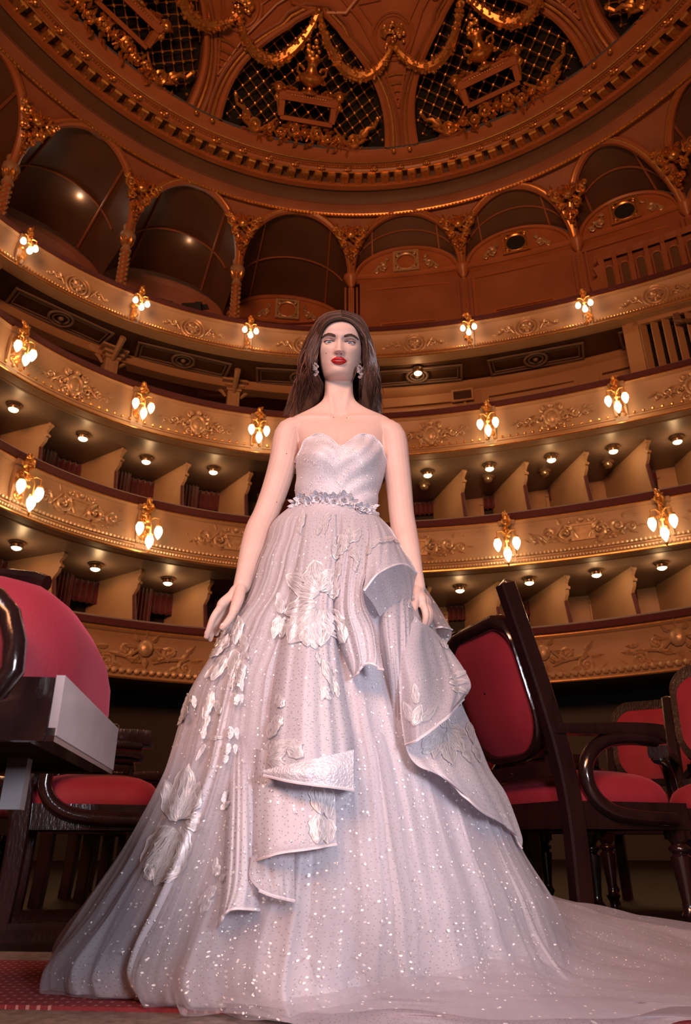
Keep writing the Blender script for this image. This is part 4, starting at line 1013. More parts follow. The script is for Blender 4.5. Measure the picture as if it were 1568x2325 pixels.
# the hand resting on the skirt
hL = [(-.0, 0)]
def finger(pts, r0, r1, mb=am):
    n = len(pts); limb([(a, b, Y, r0+(r1-r0)*i/(n-1)) for i, (a, b, Y) in enumerate(pts)], 16, 12, mb)
for mx_, my_, Yk in ((500,1380,1.770), (507,1386,1.785), (516,1390,1.80), (525,1391,1.812)):
    limb([(548,1330,1.80,.0165), (530,1352,1.79,.0165), (mx_+6,my_-10,Yk,.0135), (mx_,my_,Yk,.0112)], 14, 12)
finger([(500,1380,1.770), (488,1396,1.762), (480,1412,1.762), (473,1432,1.768), (468,1446,1.775)], .0103, .0066)
finger([(507,1386,1.785), (494,1406,1.778), (486,1424,1.780), (480,1441,1.788), (477,1452,1.795)], .0100, .0066)
finger([(516,1390,1.80), (504,1410,1.795), (496,1426,1.797), (491,1440,1.803)], .0096, .0064)
finger([(525,1391,1.812), (516,1407,1.81), (510,1420,1.812), (506,1431,1.816)], .0086, .0058)
limb([(546,1338,1.785,.015), (540,1362,1.765,.0150), (531,1386,1.748,.0125)], 12, 12)
finger([(531,1386,1.748), (523,1402,1.738), (512,1417,1.735), (504,1425,1.735)], .0108, .0078)
# the hand holding up the flounce
for mx_, my_, Yk in ((958,1370,1.765), (964,1371,1.782), (968,1374,1.798), (970,1378,1.812)):
    limb([(946,1335,1.80,.0165), (951,1352,1.79,.0160), (mx_-2,my_-9,Yk,.0132), (mx_,my_,Yk,.0115)], 14, 12)
finger([(958,1370,1.765), (965,1388,1.752), (966,1404,1.752), (962,1420,1.762), (957,1430,1.772)], .0105, .0068)
finger([(964,1371,1.782), (972,1389,1.772), (973,1405,1.775), (969,1419,1.783)], .0100, .0068)
finger([(968,1374,1.798), (976,1391,1.79), (976,1405,1.795), (972,1417,1.80)], .0095, .0064)
finger([(970,1378,1.812), (977,1392,1.808), (977,1404,1.812)], .0085, .0060)
limb([(945,1342,1.785,.015), (941,1362,1.762,.0142), (937,1382,1.745,.0122)], 12, 12)
finger([(937,1382,1.745), (935,1395,1.738), (938,1407,1.742), (945,1418,1.75)], .0108, .0080)
# legs under the skirt down to the shoes
for s in (-1, 1):
    P = [Vector((-.025+s*.08, 1.89, 1.02)), Vector((-.025+s*.085, 1.88, .8)), Vector((-.025+s*.075, 1.88, .52)), Vector((-.025+s*.07, 1.90, .38)), Vector((-.025+s*.065, 1.92, .15)), Vector((-.025+s*.065, 1.90, .10))]
    am.tube(P, [.085,.078,.052,.054,.034,.034], 16); am.tube([P[-1]+Vector((0,.03,.005)), P[-1]+Vector((0,-.06,-.025)), P[-1]+Vector((0,-.14,-.052))], [.03,.032,.02], 12)
body = MB()
for q in (hm, tm, am): body.add(q.v, q.f)
bo = bput(body, 'body', M['skin'])
md = bo.modifiers.new('union', 'REMESH'); md.mode = 'VOXEL'; md.voxel_size = .0024; md.use_smooth_shade = True
md = bo.modifiers.new('relax', 'SMOOTH'); md.factor = .5; md.iterations = 3
dg = bpy.context.evaluated_depsgraph_get(); ev = bo.evaluated_get(dg); me = bpy.data.meshes.new_from_object(ev); bo.modifiers.clear(); bo.data = me
me.polygons.foreach_set('use_smooth', [True]*len(me.polygons))
if not me.materials: me.materials.append(M['skin'])
# ---- face details
def hl(v): return HX @ Vector(v)
for s in (-1, 1):
    c = Vector((s*.0312, .0655, .1120)); R = .0132
    m = MB(); m.ball((0,0,0), R, 24, 18, HX @ Matrix.Translation(c)); eye = bput(m, 'eyeball', M['eyewhite'])
    look = Vector((-.02*s, .93, -.36)).normalized()   # gaze down to the lens
    Xi = HX @ Matrix.Translation(c) @ look.to_track_quat('Z', 'Y').to_matrix().to_4x4()
    m = MB(); m.lathe([(.0001, R*1.014), (.003, R*1.004-.0003), (.0058, R*.912), (.0061, R*.865)], 24, Xi); bput(m, 'iris', M['iris'], eye)
    m = MB(); m.lathe([(.0001, R*1.03), (.0018, R*1.02), (.0022, R*.99)], 16, Xi); bput(m, 'pupil', M['pupil'], eye)
    def lid(z_edge, up, name):
        m = MB(); rows = []
        for i in range(7):
            f = i/6; row = []
            for j in range(25):
                u = -1+2*j/24; x = u*.0175
                ze = (z_edge*(1-abs(u)**2.2)) - .0012*u*s*0; zt = (.0125 if up else -.0115)*(1-.35*abs(u)**2)
                z = ze+(zt-ze)*f; rr = R*1.09
                yy = rr*rr-min(x*x+z*z, rr*rr*.98); y = math.sqrt(max(yy, 1e-7))
                ys = face(c.x+x, c.z+z)-c.y+.0003
                y = max(y if abs(u) < .99 else 0, ys) if f < .99 else ys
                y = y*(1-f**3)+max(ys, -.01)*f**3
                if abs(u) > .72: y = y*(1-(abs(u)-.72)/.28)+ys*((abs(u)-.72)/.28)
                if f > .99 or abs(u) > .99: y -= .0012
                row.append(HX @ (c+Vector((x, y, z))))
            rows.append(row)
        m.grid(rows); o = bput(m, name, M['lid'] if up else M['skin']); md = o.modifiers.new('t', 'SOLIDIFY'); md.thickness = .0006; md.offset = 1; return [r for r in rows[0]]
    edge = lid(.0032, True, 'upper_eyelid'); lid(-.0058, False, 'lower_eyelid')
    m = MB()
    for j in range(1, 24):
        p = Vector(edge[j]); o_ = Vector(((j-12)/24*.005, .0040, -.0004+.0014*abs(j-12)/12)); q = HX.to_3x3() @ o_
        m.tube([p, p+q*.6, p+q+Vector((0,0,.0012))], [.0003,.0002,.00008], 4)
    m.tube(edge[1:-1], .0010, 5); bput(m, 'eyelashes', M['lash'])
    m = MB(); rb = random.Random(5)
    for i in range(430):
        f = rb.random(); x = s*(.0125+.038*f); th = .0070*(1-.70*f**2)*(.55+.45*min(1, f*5))
        z = .1262+.0066*math.sin(min(f*1.25,1)*PI*.55)-.009*max(0, f-.55)**1.3*1.6+rb.uniform(-.5, .5)*th
        a = (.75-1.05*f)+rb.uniform(-.25,.25); l = rb.uniform(.006,.010)
        pts = []
        for q in (0,.5,1):
            xx = x+s*math.cos(a)*l*q; zz_ = z+math.sin(a)*l*q; pts.append(HX @ Vector((xx, face(xx, zz_)+.0005+.0006*q, zz_)))
        m.tube(pts, [.0006,.0005,.0001], 4, caps=False)
    bput(m, 'eyebrow', M['brow'])
    m = MB(); m.ball((0,0,0), (.0030,.0028,.0019), 10, 8, HX @ Matrix.Translation((s*.0066, face(s*.0066,.0672)-.0008, .0676)) @ Matrix.Rotation(s*.35, 4, 'Y')); bput(m, 'nostril', M['nostril_mole'])
    # earring of small crystals
    ex, ey = (717, 838) if s < 0 else (818, 843)
    e = empty('earring', Matrix.Translation(atY(ex, ey, 1.79)-Vector((-.02,1.9,0))), BR)
    m = MB(); re_ = random.Random(3)
    for i in range(16):
        z = .020-.042*i/15; m.ball((re_.uniform(-.007,.007), re_.uniform(-.005,.005), z), re_.uniform(.003,.0052), 6, 4)
    o = m.build('crystal_cluster', M['crystal'], e, 20)
    m = MB(); m.tube([(0,0,.018), (0,.006,.026), (0,.012,.022)], .0012, 6); m.build('hook', M['crystal'], e)
def lipgrid(zlo, zhi, amp, up):
    rows = []
    for i in range(9):
        f = i/8; row = []
        for j in range(31):
            u = -1+2*j/30; x = .0245*u
            if up:
                top = zhi+.0016*math.exp(-((abs(u)-.24)/.16)**2)-.0016*math.exp(-(u/.12)**2); top = zlo+(top-zlo)*(1-abs(u)**2.2)
                lo = zlo+.0012*(1-u*u)*-.6+.0008*math.exp(-(u/.25)**2); z = lo+(top-lo)*f
            else:
                bot = zlo+(zhi-zlo)*(1-abs(u)**2.4); hi_ = zlo-.0026*(1-u*u); z = hi_+(bot-hi_)*f
            b = amp*math.sin(PI*(.18+.82*f))**.8*(1-abs(u)**3)
            row.append(HX @ Vector((x, face(x, z)+.0004+b, z)))
        rows.append(row)
    return rows
m = MB(); m.grid(lipgrid(.0478, .0592, .0046, True)); bput(m, 'upper_lip', M['lips'])
m = MB(); m.grid(lipgrid(.0478, .0335, .0056, False)); bput(m, 'lower_lip', M['lips'])
m = MB(); m.grid([[HX @ Vector((.016*u, face(.016*u, .0468)+.0006, .0468+dz)) for u in np.linspace(-1,1,13)] for dz in (.0016,-.0022)]); bput(m, 'teeth', M['eyewhite'])
# nails
def nail(px, py, Y, r, d, nrm):
    p = atY(px, py, Y); d = Vector(d).normalized(); n = Vector(nrm).normalized()
    X = frame(p+n*r*.92, d, n.cross(d)); m = MB(); m.ball((0,0,0), (.0062,.0045,.0012), 10, 6, X); bput(m, 'fingernail', M['nail'])
nail(508,1421,1.735,.0085, atY(504,1425,1.735)-atY(515,1412,1.736), (-.45,-.8,.2))
nail(471,1438,1.770,.0072, atY(468,1446,1.775)-atY(474,1430,1.768), (-.85,-.35,.3))
# moles
for px, py in ((740,802), (787,949), (757,948), (650,1030), (628,1140)):
    d = ray(px, py).normalized(); 
    bv = BVHTree.FromObject(bo, bpy.context.evaluated_depsgraph_get()) if px == 740 else bv
    h = bv.ray_cast(CAM-Vector((-.02,1.9,0)), d)
    if h[0] is not None: m = MB(); m.ball(tuple(h[0]), (.0016,.0012,.0016), 6, 4); m.build('mole', M['nostril_mole'], BR)
# ---- hair
GL = [[(775,727,1.73),(750,733,1.735),(728,758,1.755),(717,795,1.785),(714,835,1.805),(726,880,1.86),(716,945,1.97)],
      [(774.6,721,1.745),(738,728,1.75),(713,766,1.785),(703,805,1.81),(703,845,1.84),(700,890,1.90),(688,955,1.98)],
      [(774,714.5,1.77),(730,725,1.79),(704,766,1.83),(692,810,1.86),(688,850,1.89),(680,892,1.93),(662,955,1.99)],
      [(773,711,1.80),(731,720,1.83),(704,765,1.88),(690,810,1.91),(684,850,1.93),(672,892,1.96),(652,944,2.0)],
      [(768,714,1.88),(738,732,1.92),(712,780,1.97),(700,820,1.97),(695,860,1.96),(690,900,1.97),(684,965,1.98)]]
GR = [[(775,727,1.73),(800,733,1.735),(819,758,1.755),(828,795,1.80),(834,830,1.84),(824,880,1.88),(822,945,1.97)],
      [(775.4,721,1.745),(809,729,1.75),(829,766,1.79),(837,805,1.82),(842,845,1.85),(838,890,1.90),(842,955,1.98)],
      [(776,714.5,1.77),(815,725,1.79),(832,766,1.83),(841,805,1.87),(847,850,1.90),(848,892,1.94),(857,955,1.98)],
      [(776,711,1.80),(812,720,1.83),(829,763,1.88),(840,808,1.92),(849,850,1.94),(855,892,1.96),(860,942,2.0)],
      [(774,714,1.88),(804,732,1.92),(826,780,1.97),(835,820,1.97),(838,860,1.96),(836,900,1.97),(840,965,1.98)]]
def guides(Gd): return np.array([crom([list(atY(*p)) for p in g], 24) for g in Gd])
HXI = HX.inverted()
def clear(P, gap):
    for i, p in enumerate(P):
        q = HXI @ Vector(p); loc, n, _, dd = head_bvh.find_nearest(q)
        c = loc-Vector((0,-.008,.10))
        if n.dot(c) < 0: n = -n
        k = (q-loc).dot(n)
        if k < gap and dd < .09: P[i] = HX @ (loc+n*gap)
    return P
gl, gr = guides(GL), guides(GR)
for g in (gl, gr):
    for i in range(len(g)): g[i] = clear(g[i], .008)
    for i in range(len(g)): g[i][1:-1] = .25*g[i][:-2]+.5*g[i][1:-1]+.25*g[i][2:]
m = MB(); loop = np.concatenate([gl, gr[::-1]]); loop2 = np.array([crom(loop[:,i], 46) for i in range(24)])
cen = np.array([-.018, 1.87]); sh = loop2.copy(); sh[..., :2] = cen+(sh[..., :2]-cen)*.955; sh[:, :, 2] -= .004
m.grid([[Vector(p) for p in r] for r in sh]); base = bput(m, 'hair', M['hair'])
TONES = [mat('hair_dark', (.045,.019,.013), .36), mat('hair_brown', (.105,.046,.030), .34), mat('hair_light', (.24,.115,.070), .38)]
tone = [MB(), MB(), MB()]; rh = random.Random(11)
for side, g in ((0, gl), (1, gr)):
    gg = np.array([crom(g[:, i], 41) for i in range(24)])   # 24 x 41
    for k in range(230):
        q0 = rh.random()*40; ph0 = q0*.35+side*2+rh.uniform(-.5,.5); fq0 = rh.uniform(1.5, 2.0); tn0 = rh.choice((0,1,1,1,2)); am0 = rh.uniform(.6, 1.35); l0 = rh.uniform(.80, 1.0)
        for kk in range(6):
            q = min(max(q0+rh.gauss(0, .55), 0), 39.99); a = int(min(q, 39)); f = q-a
            P = gg[:, a]*(1-f)+gg[:, a+1]*f
            l = min(1, l0+rh.uniform(-.06, .04)); n = 24; t = np.linspace(0, 23*l, n); i0 = np.minimum(t.astype(int), 22); fr_ = (t-i0)[:, None]
            P = P[i0]*(1-fr_)+P[i0+1]*fr_
            out_ = P[:, :2]-cen; out_ /= np.linalg.norm(out_, axis=1)[:, None]+1e-6
            s = np.linspace(0, 1, n); amp = am0*.0125*s**1.3
            off = rh.gauss(0, .0016)+.002+amp*np.sin(2*PI*fq0*s+ph0+.25*rh.gauss(0,1))
            P[:, 0] += off*out_[:, 0]+.003*s*rh.gauss(0,1)+.7*amp*np.cos(2*PI*fq0*s+ph0); P[:, 1] += off*out_[:, 1]; P[:, 2] += .001*rh.gauss(0,1)
            P = clear(P, .006); r = rh.uniform(.0006,.0013)
            tn = tn0 if rh.random() < .75 else rh.choice((0,1,2))
            tone[tn].tube([Vector(p) for p in P], [r*(.6+.4*min(1, 6*x))*(1-.8*max(0, x-.7)/.3) for x in s], 4, caps=False)
for tn, nm in ((0,'dark_strands'), (1,'brown_strands'), (2,'light_strands')):
    o = bput(tone[tn], nm, TONES[tn], base); o['kind'] = 'stuff'
# ================================================================== THE GOWN
def tulle_mat(name, col, transl=.25, alpha=1.0, dots=True, spark=.5, dotscale=96.0, sparkscale=62.0, rough=.6, glit=1.0):
    m = bpy.data.materials.new(name); m.use_nodes = True; N, L = nt(m); N.remove(N['Principled BSDF']); out = N['Material Output']
    uv = N.new('ShaderNodeUVMap')
    col_s = N.new('ShaderNodeRGB'); col_s.outputs[0].default_value = (*col, 1); c = col_s.outputs[0]
    def mixc(fac, a, bcol):
        x = N.new('ShaderNodeMix'); x.data_type = 'RGBA'; L.new(fac, x.inputs[0]); L.new(a, x.inputs[6]); x.inputs[7].default_value = (*bcol, 1); return x.outputs[2]
    def vor(scale, rnd):
        v = N.new('ShaderNodeTexVoronoi'); v.voronoi_dimensions = '2D'; v.inputs['Scale'].default_value = scale; v.inputs['Randomness'].default_value = rnd; L.new(uv.outputs[0], v.inputs['Vector']); return v
    def lt(sock, th, op='LESS_THAN'):
        q = N.new('ShaderNodeMath'); q.operation = op; L.new(sock, q.inputs[0]); q.inputs[1].default_value = th; return q.outputs[0]
    # broad thread variation
    nz = N.new('ShaderNodeTexNoise'); nz.inputs['Scale'].default_value = 7; nz.inputs['Detail'].default_value = 5; mp = N.new('ShaderNodeMapping'); mp.inputs['Scale'].default_value = (6,1,1); L.new(uv.outputs[0], mp.inputs[0]); L.new(mp.outputs[0], nz.inputs['Vector'])
    rp = N.new('ShaderNodeMapRange'); rp.inputs[1].default_value = .35; rp.inputs[2].default_value = .7; L.new(nz.outputs[0], rp.inputs[0])
    c = mixc(rp.outputs[0], c, tuple(x*.88+.02 for x in col))
    if dots:
        v = vor(dotscale, .8); c = mixc(lt(v.outputs['Distance'], .13), c, tuple(x*.55 for x in col))
    dif = N.new('ShaderNodeBsdfDiffuse'); L.new(c, dif.inputs[0])
    tr = N.new('ShaderNodeBsdfTranslucent'); L.new(c, tr.inputs[0])
    ms = N.new('ShaderNodeMixShader'); ms.inputs[0].default_value = transl; L.new(dif.outputs[0], ms.inputs[1]); L.new(tr.outputs[0], ms.inputs[2])
    gl = N.new('ShaderNodeBsdfGlossy'); gl.inputs[0].default_value = (.9,.88,.95,1); gl.inputs[1].default_value = rough
    m2 = N.new('ShaderNodeMixShader'); m2.inputs[0].default_value = .10; L.new(ms.outputs[0], m2.inputs[1]); L.new(gl.outputs[0], m2.inputs[2]); sh = m2.outputs[0]
    if alpha < 1:
        tp = N.new('ShaderNodeBsdfTransparent'); lw = N.new('ShaderNodeLayerWeight'); lw.inputs[0].default_value = .35
        mr = N.new('ShaderNodeMapRange'); L.new(lw.outputs['Facing'], mr.inputs[0]); mr.inputs[3].default_value = alpha; mr.inputs[4].default_value = min(1, alpha+.45)
        m3 = N.new('ShaderNodeMixShader'); L.new(mr.outputs[0], m3.inputs[0]); L.new(tp.outputs[0], m3.inputs[1]); L.new(sh, m3.inputs[2]); sh = m3.outputs[0]
    if spark:
        # sparse white sequins printed flat in the weave
        v = vor(sparkscale, 1.0); a = lt(v.outputs['Distance'], .15); sp = N.new('ShaderNodeSeparateColor'); L.new(v.outputs['Color'], sp.inputs[0]); b2 = lt(sp.outputs[0], 1-spark*.14, 'GREATER_THAN')
        mu = N.new('ShaderNodeMath'); mu.operation = 'MULTIPLY'; L.new(a, mu.inputs[0]); L.new(b2, mu.inputs[1])
        sd = N.new('ShaderNodeBsdfPrincipled'); sd.inputs['Base Color'].default_value = (1,1,1,1); sd.inputs['Roughness'].default_value = .35; sd.inputs['Specular IOR Level'].default_value = 1.0; sd.inputs['Coat Weight'].default_value = 1
        m4 = N.new('ShaderNodeMixShader'); L.new(mu.outputs[0], m4.inputs[0]); L.new(sh, m4.inputs[1]); L.new(sd.outputs[0], m4.inputs[2]); sh = m4.outputs[0]
    L.new(sh, out.inputs[0]); return m
GC = (.70, .675, .745)
M['tulle'] = tulle_mat('glitter_tulle', GC, .36)
M['sheer'] = tulle_mat('sheer_tulle', (.77,.745,.82), .4, .17, dots=False, spark=.8, sparkscale=75)
M['sheerdots'] = tulle_mat('sheer_dotted_tulle', (.75,.69,.75), .4, .42, spark=.7)
M['organza'] = tulle_mat('organza', (.72,.69,.755), .45, .80, spark=.4)
M['bodice'] = tulle_mat('bodice_tulle', (.68,.645,.71), .1, 1.0, True, 2.2, 150, 150)
M['train'] = tulle_mat('train_tulle', (.69,.65,.74), .4, .62, dots=True, spark=.8, sparkscale=40)
M['silver'] = mat('silver_embroidery', (.80,.78,.85), .34, .2, var=(.70,.68,.75), scale=70, bump=.45, bscale=210, coat=.3)
M['sequin'] = mat('white_sequin', (1,1,1), .22, .15, spec=1.0, coat=1.0)
M['braid'] = mat('hem_braid', (.74,.68,.73), .5)
def embroidery():
    m = bpy.data.materials.new('silver_embroidery'); m.use_nodes = True; N, L = nt(m); b = N['Principled BSDF']; out = N['Material Output']
    b.inputs['Base Color'].default_value = (.93,.92,.97,1); b.inputs['Roughness'].default_value = .28; b.inputs['Metallic'].default_value = .35; b.inputs['Coat Weight'].default_value = .3
    uv = N.new('ShaderNodeUVMap'); mp = N.new('ShaderNodeMapping'); mp.inputs['Scale'].default_value = (3.0, 16, 1); L.new(uv.outputs[0], mp.inputs[0])
    n = N.new('ShaderNodeTexNoise'); n.inputs['Scale'].default_value = 1.0; n.inputs['Detail'].default_value = 5; n.inputs['Distortion'].default_value = .6; L.new(mp.outputs[0], n.inputs['Vector'])
    r = N.new('ShaderNodeMapRange'); r.inputs[1].default_value = .40; r.inputs[2].default_value = .56; r.inputs[3].default_value = .10; r.inputs[4].default_value = 1; L.new(n.outputs[0], r.inputs[0])
    sp = N.new('ShaderNodeSeparateXYZ'); L.new(uv.outputs[0], sp.inputs[0]); ab = N.new('ShaderNodeMath'); ab.operation = 'ABSOLUTE'; L.new(sp.outputs[1], ab.inputs[0])
    ed = N.new('ShaderNodeMapRange'); ed.inputs[1].default_value = .80; ed.inputs[2].default_value = .9; L.new(ab.outputs[0], ed.inputs[0])
    mx = N.new('ShaderNodeMath'); mx.operation = 'MAXIMUM'; L.new(r.outputs[0], mx.inputs[0]); L.new(ed.outputs[0], mx.inputs[1])
    bp = N.new('ShaderNodeBump'); bp.inputs['Strength'].default_value = .5; bp.inputs['Distance'].default_value = .002; L.new(n.outputs[0], bp.inputs['Height']); L.new(bp.outputs[0], b.inputs['Normal'])
    L.new(mx.outputs[0], b.inputs['Alpha']); return m
M['embroidery'] = embroidery()
OFF = Vector((-.02, 1.9, 0))
GW = empty('gown', None, BR)
def gmesh(V, Fc, UV, name, m, parent, smooth=180):
    me = bpy.data.meshes.new(name); me.from_pydata([tuple(Vector(v)-OFF) for v in V], [], Fc); me.materials.append(m)
    if UV is not None:
        ul = me.uv_layers.new(name='UVMap'); li = np.empty(len(me.loops), np.int32); me.loops.foreach_get('vertex_index', li); ul.data.foreach_set('uv', np.asarray(UV, np.float32)[li].ravel())
    me.polygons.foreach_set('use_smooth', [True]*len(me.polygons)); me.update(); return put(name, me, parent)
def gridmesh(P, UV, name, m, parent=None, closeu=False):
    P = np.asarray(P); nv, nu = P.shape[:2]; Fc = []
    for i in range(nv-1):
        for j in range(nu if closeu else nu-1): Fc.append((i*nu+j, i*nu+(j+1) % nu, (i+1)*nu+(j+1) % nu, (i+1)*nu+j))
    return gmesh(P.reshape(-1,3), Fc, None if UV is None else np.asarray(UV).reshape(-1,2), name, m, parent or GW)
# ---- skirt profile from its two outlines
OUT = [(1150,672,846),(1172,640,866),(1200,612,890),(1250,585,918),(1300,566,942),(1352,545,962),(1405,512,985),(1455,482,1000),(1497,460,1010),(1586,413,1040),(1690,383,1082),(1759,360,1112),(1848,319,1150),(1944,268,1192),(2025,213,1238),(2103,160,1268),(2167,121,1290),(2213,99,1310)]
SK = []
for py, xl, xr in OUT:
    Ys = 1.865+(2.10-1.865)*(py-1150)/(2213-1150)
    a, b = atY(xl, py, Ys), atY(xr, py, Ys); z = a.z
    bf = float(np.interp(z, [0,.05,.2,.5,.8,.95,1.05,1.13,1.2], [.53,.525,.50,.41,.29,.215,.155,.098,.085])); k = math.sqrt(1-(bf/Ys)**2)
    SK.append((z, (a.x+b.x)/2, (b.x-a.x)/2*k, Ys, bf, bf*.85))
SK.append((.004, SK[-1][1], SK[-1][2]*1.01, 2.105, .535, .45))
SK = np.array(SK)[::-1]
def proj(p):
    y = p[...,1]; z = p[...,2]-.3; d = y*math.cos(PIT)+z*math.sin(PIT); return 784+FP*p[...,0]/d, 1162.5-FP*(-y*math.sin(PIT)+z*math.cos(PIT))/d
def silfit():
    th = np.linspace(0, 2*PI, 181); tz_ = np.array([o[0] for o in OUT])
    for _ in range(7):
        fine = np.array([[np.interp(z, SK[:,0], SK[:,k]) for k in range(6)] for z in np.linspace(SK[0,0], SK[-1,0], 90)])
        R_ = fine[:,None,:]; b = np.where(np.sin(th) > 0, R_[...,4], R_[...,5]); e = .012
        P = np.stack([R_[...,1]+(R_[...,2]+e)*np.cos(th), R_[...,3]-(b+e)*np.sin(th), R_[...,0]+0*th], -1); X, Y = proj(P)
        for k, (py, xl, xr) in enumerate(OUT):
            if k < 3: continue
            i = len(SK)-1-k; m_ = np.abs(Y-py) < 16
            if not m_.any(): continue
            L_, R2 = X[m_].min(), X[m_].max(); sc = SK[i,3]/1700
            if py > 2150: R2 = xr
            SK[i,1] += .5*((xl-L_)+(xr-R2))/2*sc; SK[i,2] += .5*((xr-R2)-(xl-L_))/2*sc
    SK[0,1:3] = SK[1,1:3]
silfit()
def skrow(z): return [np.interp(z, SK[:,0], SK[:,k]) for k in range(1,6)]
def smoothtab(n):
    zt = np.linspace(SK[-1,0], .004, n); T = np.array([skrow(z) for z in zt])
    for _ in range(int(n*.06)): T[1:-1] = .25*T[:-2]+.5*T[1:-1]+.25*T[2:]
    return zt, T
rg = np.random.RandomState(4)
def folds(th, v, seed, counts=((67,.0018,.0030),(41,.0022,.0075),(23,.0012,.014),(11,0,.018))):
    r_ = np.random.RandomState(seed); f = 0
    for n, a0, a1 in counts:
        ph = r_.uniform(0,6.28); dr = r_.uniform(-.7,.7); w2 = r_.uniform(0,6.28)
        arg = n*th+ph+dr*v*3+.9*np.sin(2*th*3+w2)+.5*np.sin(5*v+w2+3*th)
        mod = .55+.45*np.sin((n*.37)*th+w2*2+2.2*v)
        ridge = 1-2*np.abs(np.sin(arg/2))**.75
        f = f+(a0+(a1-a0)*v**.9)*ridge*mod
    return f
def skirt(nth, nz, seed, extra, hemlift=0.0, fold=True, th0=0, th1=2*PI, ramp=False):
    zt, T = smoothtab(nz); th = np.linspace(th0, th1, nth, endpoint=abs(th1-th0-2*PI) > 1e-6); v = np.linspace(0,1,nz)
    TH, V = np.meshgrid(th, v); xc, a, ys, bf, bb = [T[:,k][:,None] for k in range(5)]
    b = np.where(np.sin(TH) > 0, bf, bb); e = extra*(np.minimum(1, V*6) if not ramp else np.clip((V-.5)/.5, 0, 1)**1.3-.25*(V < .56))
    if fold: e = e+folds(TH, V, seed)*np.minimum(1, V*8)
    if fold: # the hem breaks over the floor
        low = np.clip((V-.86)/.14, 0, 1); e = e+low**2*(.028*np.sin(7*TH+seed)+.020*np.sin(13*TH+2.1*seed)+.012*np.sin(29*TH+seed))
    X = xc+(a+e)*np.cos(TH); Y = ys-(b+e)*np.sin(TH); Z = zt[:,None]+0*TH
    if fold:
        Z = Z+low*(.016+.018*np.sin(17*TH+seed)+.012*np.sin(41*TH))*(1-low*.8)+hemlift*V
        Z = np.maximum(Z, .020)
    Z = Z-(.036*np.maximum(0, np.sin(TH))+.013*np.cos(TH))*np.exp(-V*9)
    UV = np.stack([TH*.42, V*1.35], -1)
    return np.stack([X,Y,Z],-1), UV
Pb, _ = skirt(140, 60, 1, 0, fold=False)
def bvh_of(P, closeu=False):
    nv, nu = P.shape[:2]; Fc = [(i*nu+j, i*nu+(j+1) % nu, (i+1)*nu+(j+1) % nu, (i+1)*nu+j) for i in range(nv-1) for j in range(nu if closeu else nu-1)]
    return [tuple(p) for p in P.reshape(-1,3)], Fc
BASE = BVHTree.FromPolygons(*bvh_of(Pb, True))
cast_ = []
P1, UV1 = skirt(760, 150, 3, 0); gridmesh(P1, UV1, 'skirt', M['tulle'], GW, True); cast_.append(bvh_of(P1, True))
P2, UV2 = skirt(620, 120, 8, .009); cast_.append(bvh_of(P2, True)); gridmesh(P2, UV2+.37, 'tulle_overlay', M['sheer'], GW, True)
P2, UV2 = skirt(620, 120, 15, .036, ramp=True); gridmesh(P2[60:], UV2[60:]+.77, 'hem_overlay', M['sheer'], GW, True)
def P_(px, py, off):
    """a point on the skirt under this pixel, lifted off it towards the lens"""
    if isinstance(off, tuple): return atY(px, py, off[0])
    d = ray(px, py); u = d.normalized(); h = BASE.ray_cast(CAM, u)
    if h[0] is None:
        sx = 1 if px < 720 else -1
        for k in range(1, 220):
            h = BASE.ray_cast(CAM, ray(px+sx*k, py).normalized())
            if h[0] is not None: break
        if h[0] is None: return atY(px, py, 1.85)-u*off
        return atY(px, py, h[0].y-(.0))-u*off
    return h[0]-u*off
def panel(name, rows, m, nu=46, nv=60, amp=.006, freq=5, seed=1, hem=True, parent=None, uvs=1.0, add=True, tuck=(0,0)):
    P = np.array([[list(P_(*q)) for q in r] for r in rows]); P = crom(P.reshape(len(rows), -1), nv).reshape(nv, len(rows[0]), 3)
    P = np.array([crom(P[i], nu) for i in range(nv)])
    u = np.linspace(0,1,nu)[None,:]; v = np.linspace(0,1,nv)[:,None]; r_ = np.random.RandomState(seed); f = 0
    for k in range(4):
        f = f+np.sin(2*PI*freq*(.45+.3*k)*u+r_.uniform(0,6.28)+r_.uniform(-2,2)*v)*(.9-.18*k)
    f = .42*amp*f*np.minimum(1, v*3)
    P[..., 1] -= f; P[..., 0] += .3*f
    if tuck[0] or tuck[1]:
        k = (tuck[0]*np.clip(1-u/.13, 0, 1)**2+tuck[1]*np.clip(1-(1-u)/.13, 0, 1)**2)[..., None]; dr = P-np.array(CAM); P = P+dr/np.linalg.norm(dr, axis=2, keepdims=True)*k
    W_ = np.linalg.norm(P[nv//2,-1]-P[nv//2,0]); H_ = np.linalg.norm(P[-1,nu//2]-P[0,nu//2])
    UV = np.stack([u*W_+0*v+seed*.13, v*H_+0*u], -1)*uvs
    o = gridmesh(P, UV, name, m, parent)
    if add: cast_.append(bvh_of(P))
    if hem:
        mb = MB(); mb.tube([Vector(p) for p in P[-1]], .0028, 5); q = bput(mb, 'hem_braid', M['braid'], o)
    return o
panel('front_flounce', [[(690,1168,.010),(715,1166,.012),(745,1166,.012),(768,1168,.010)], [(672,1260,.018),(700,1260,.030),(740,1260,.030),(770,1260,.016)], [(648,1380,.022),(690,1380,.040),(730,1380,.040),(762,1380,.02)],
  [(628,1490,.026),(680,1490,.055),(730,1490,.055),(770,1490,.026)], [(612,1600,.034),(670,1600,.065),(730,1600,.065),(788,1600,.034)], [(602,1700,.042),(665,1690,.074),(735,1690,.074),(803,1690,.045)], [(597,1752,.050),(660,1772,.080),(735,1781,.080),(803,1791,.050)]], M['tulle'], seed=2, tuck=(.03,.03))
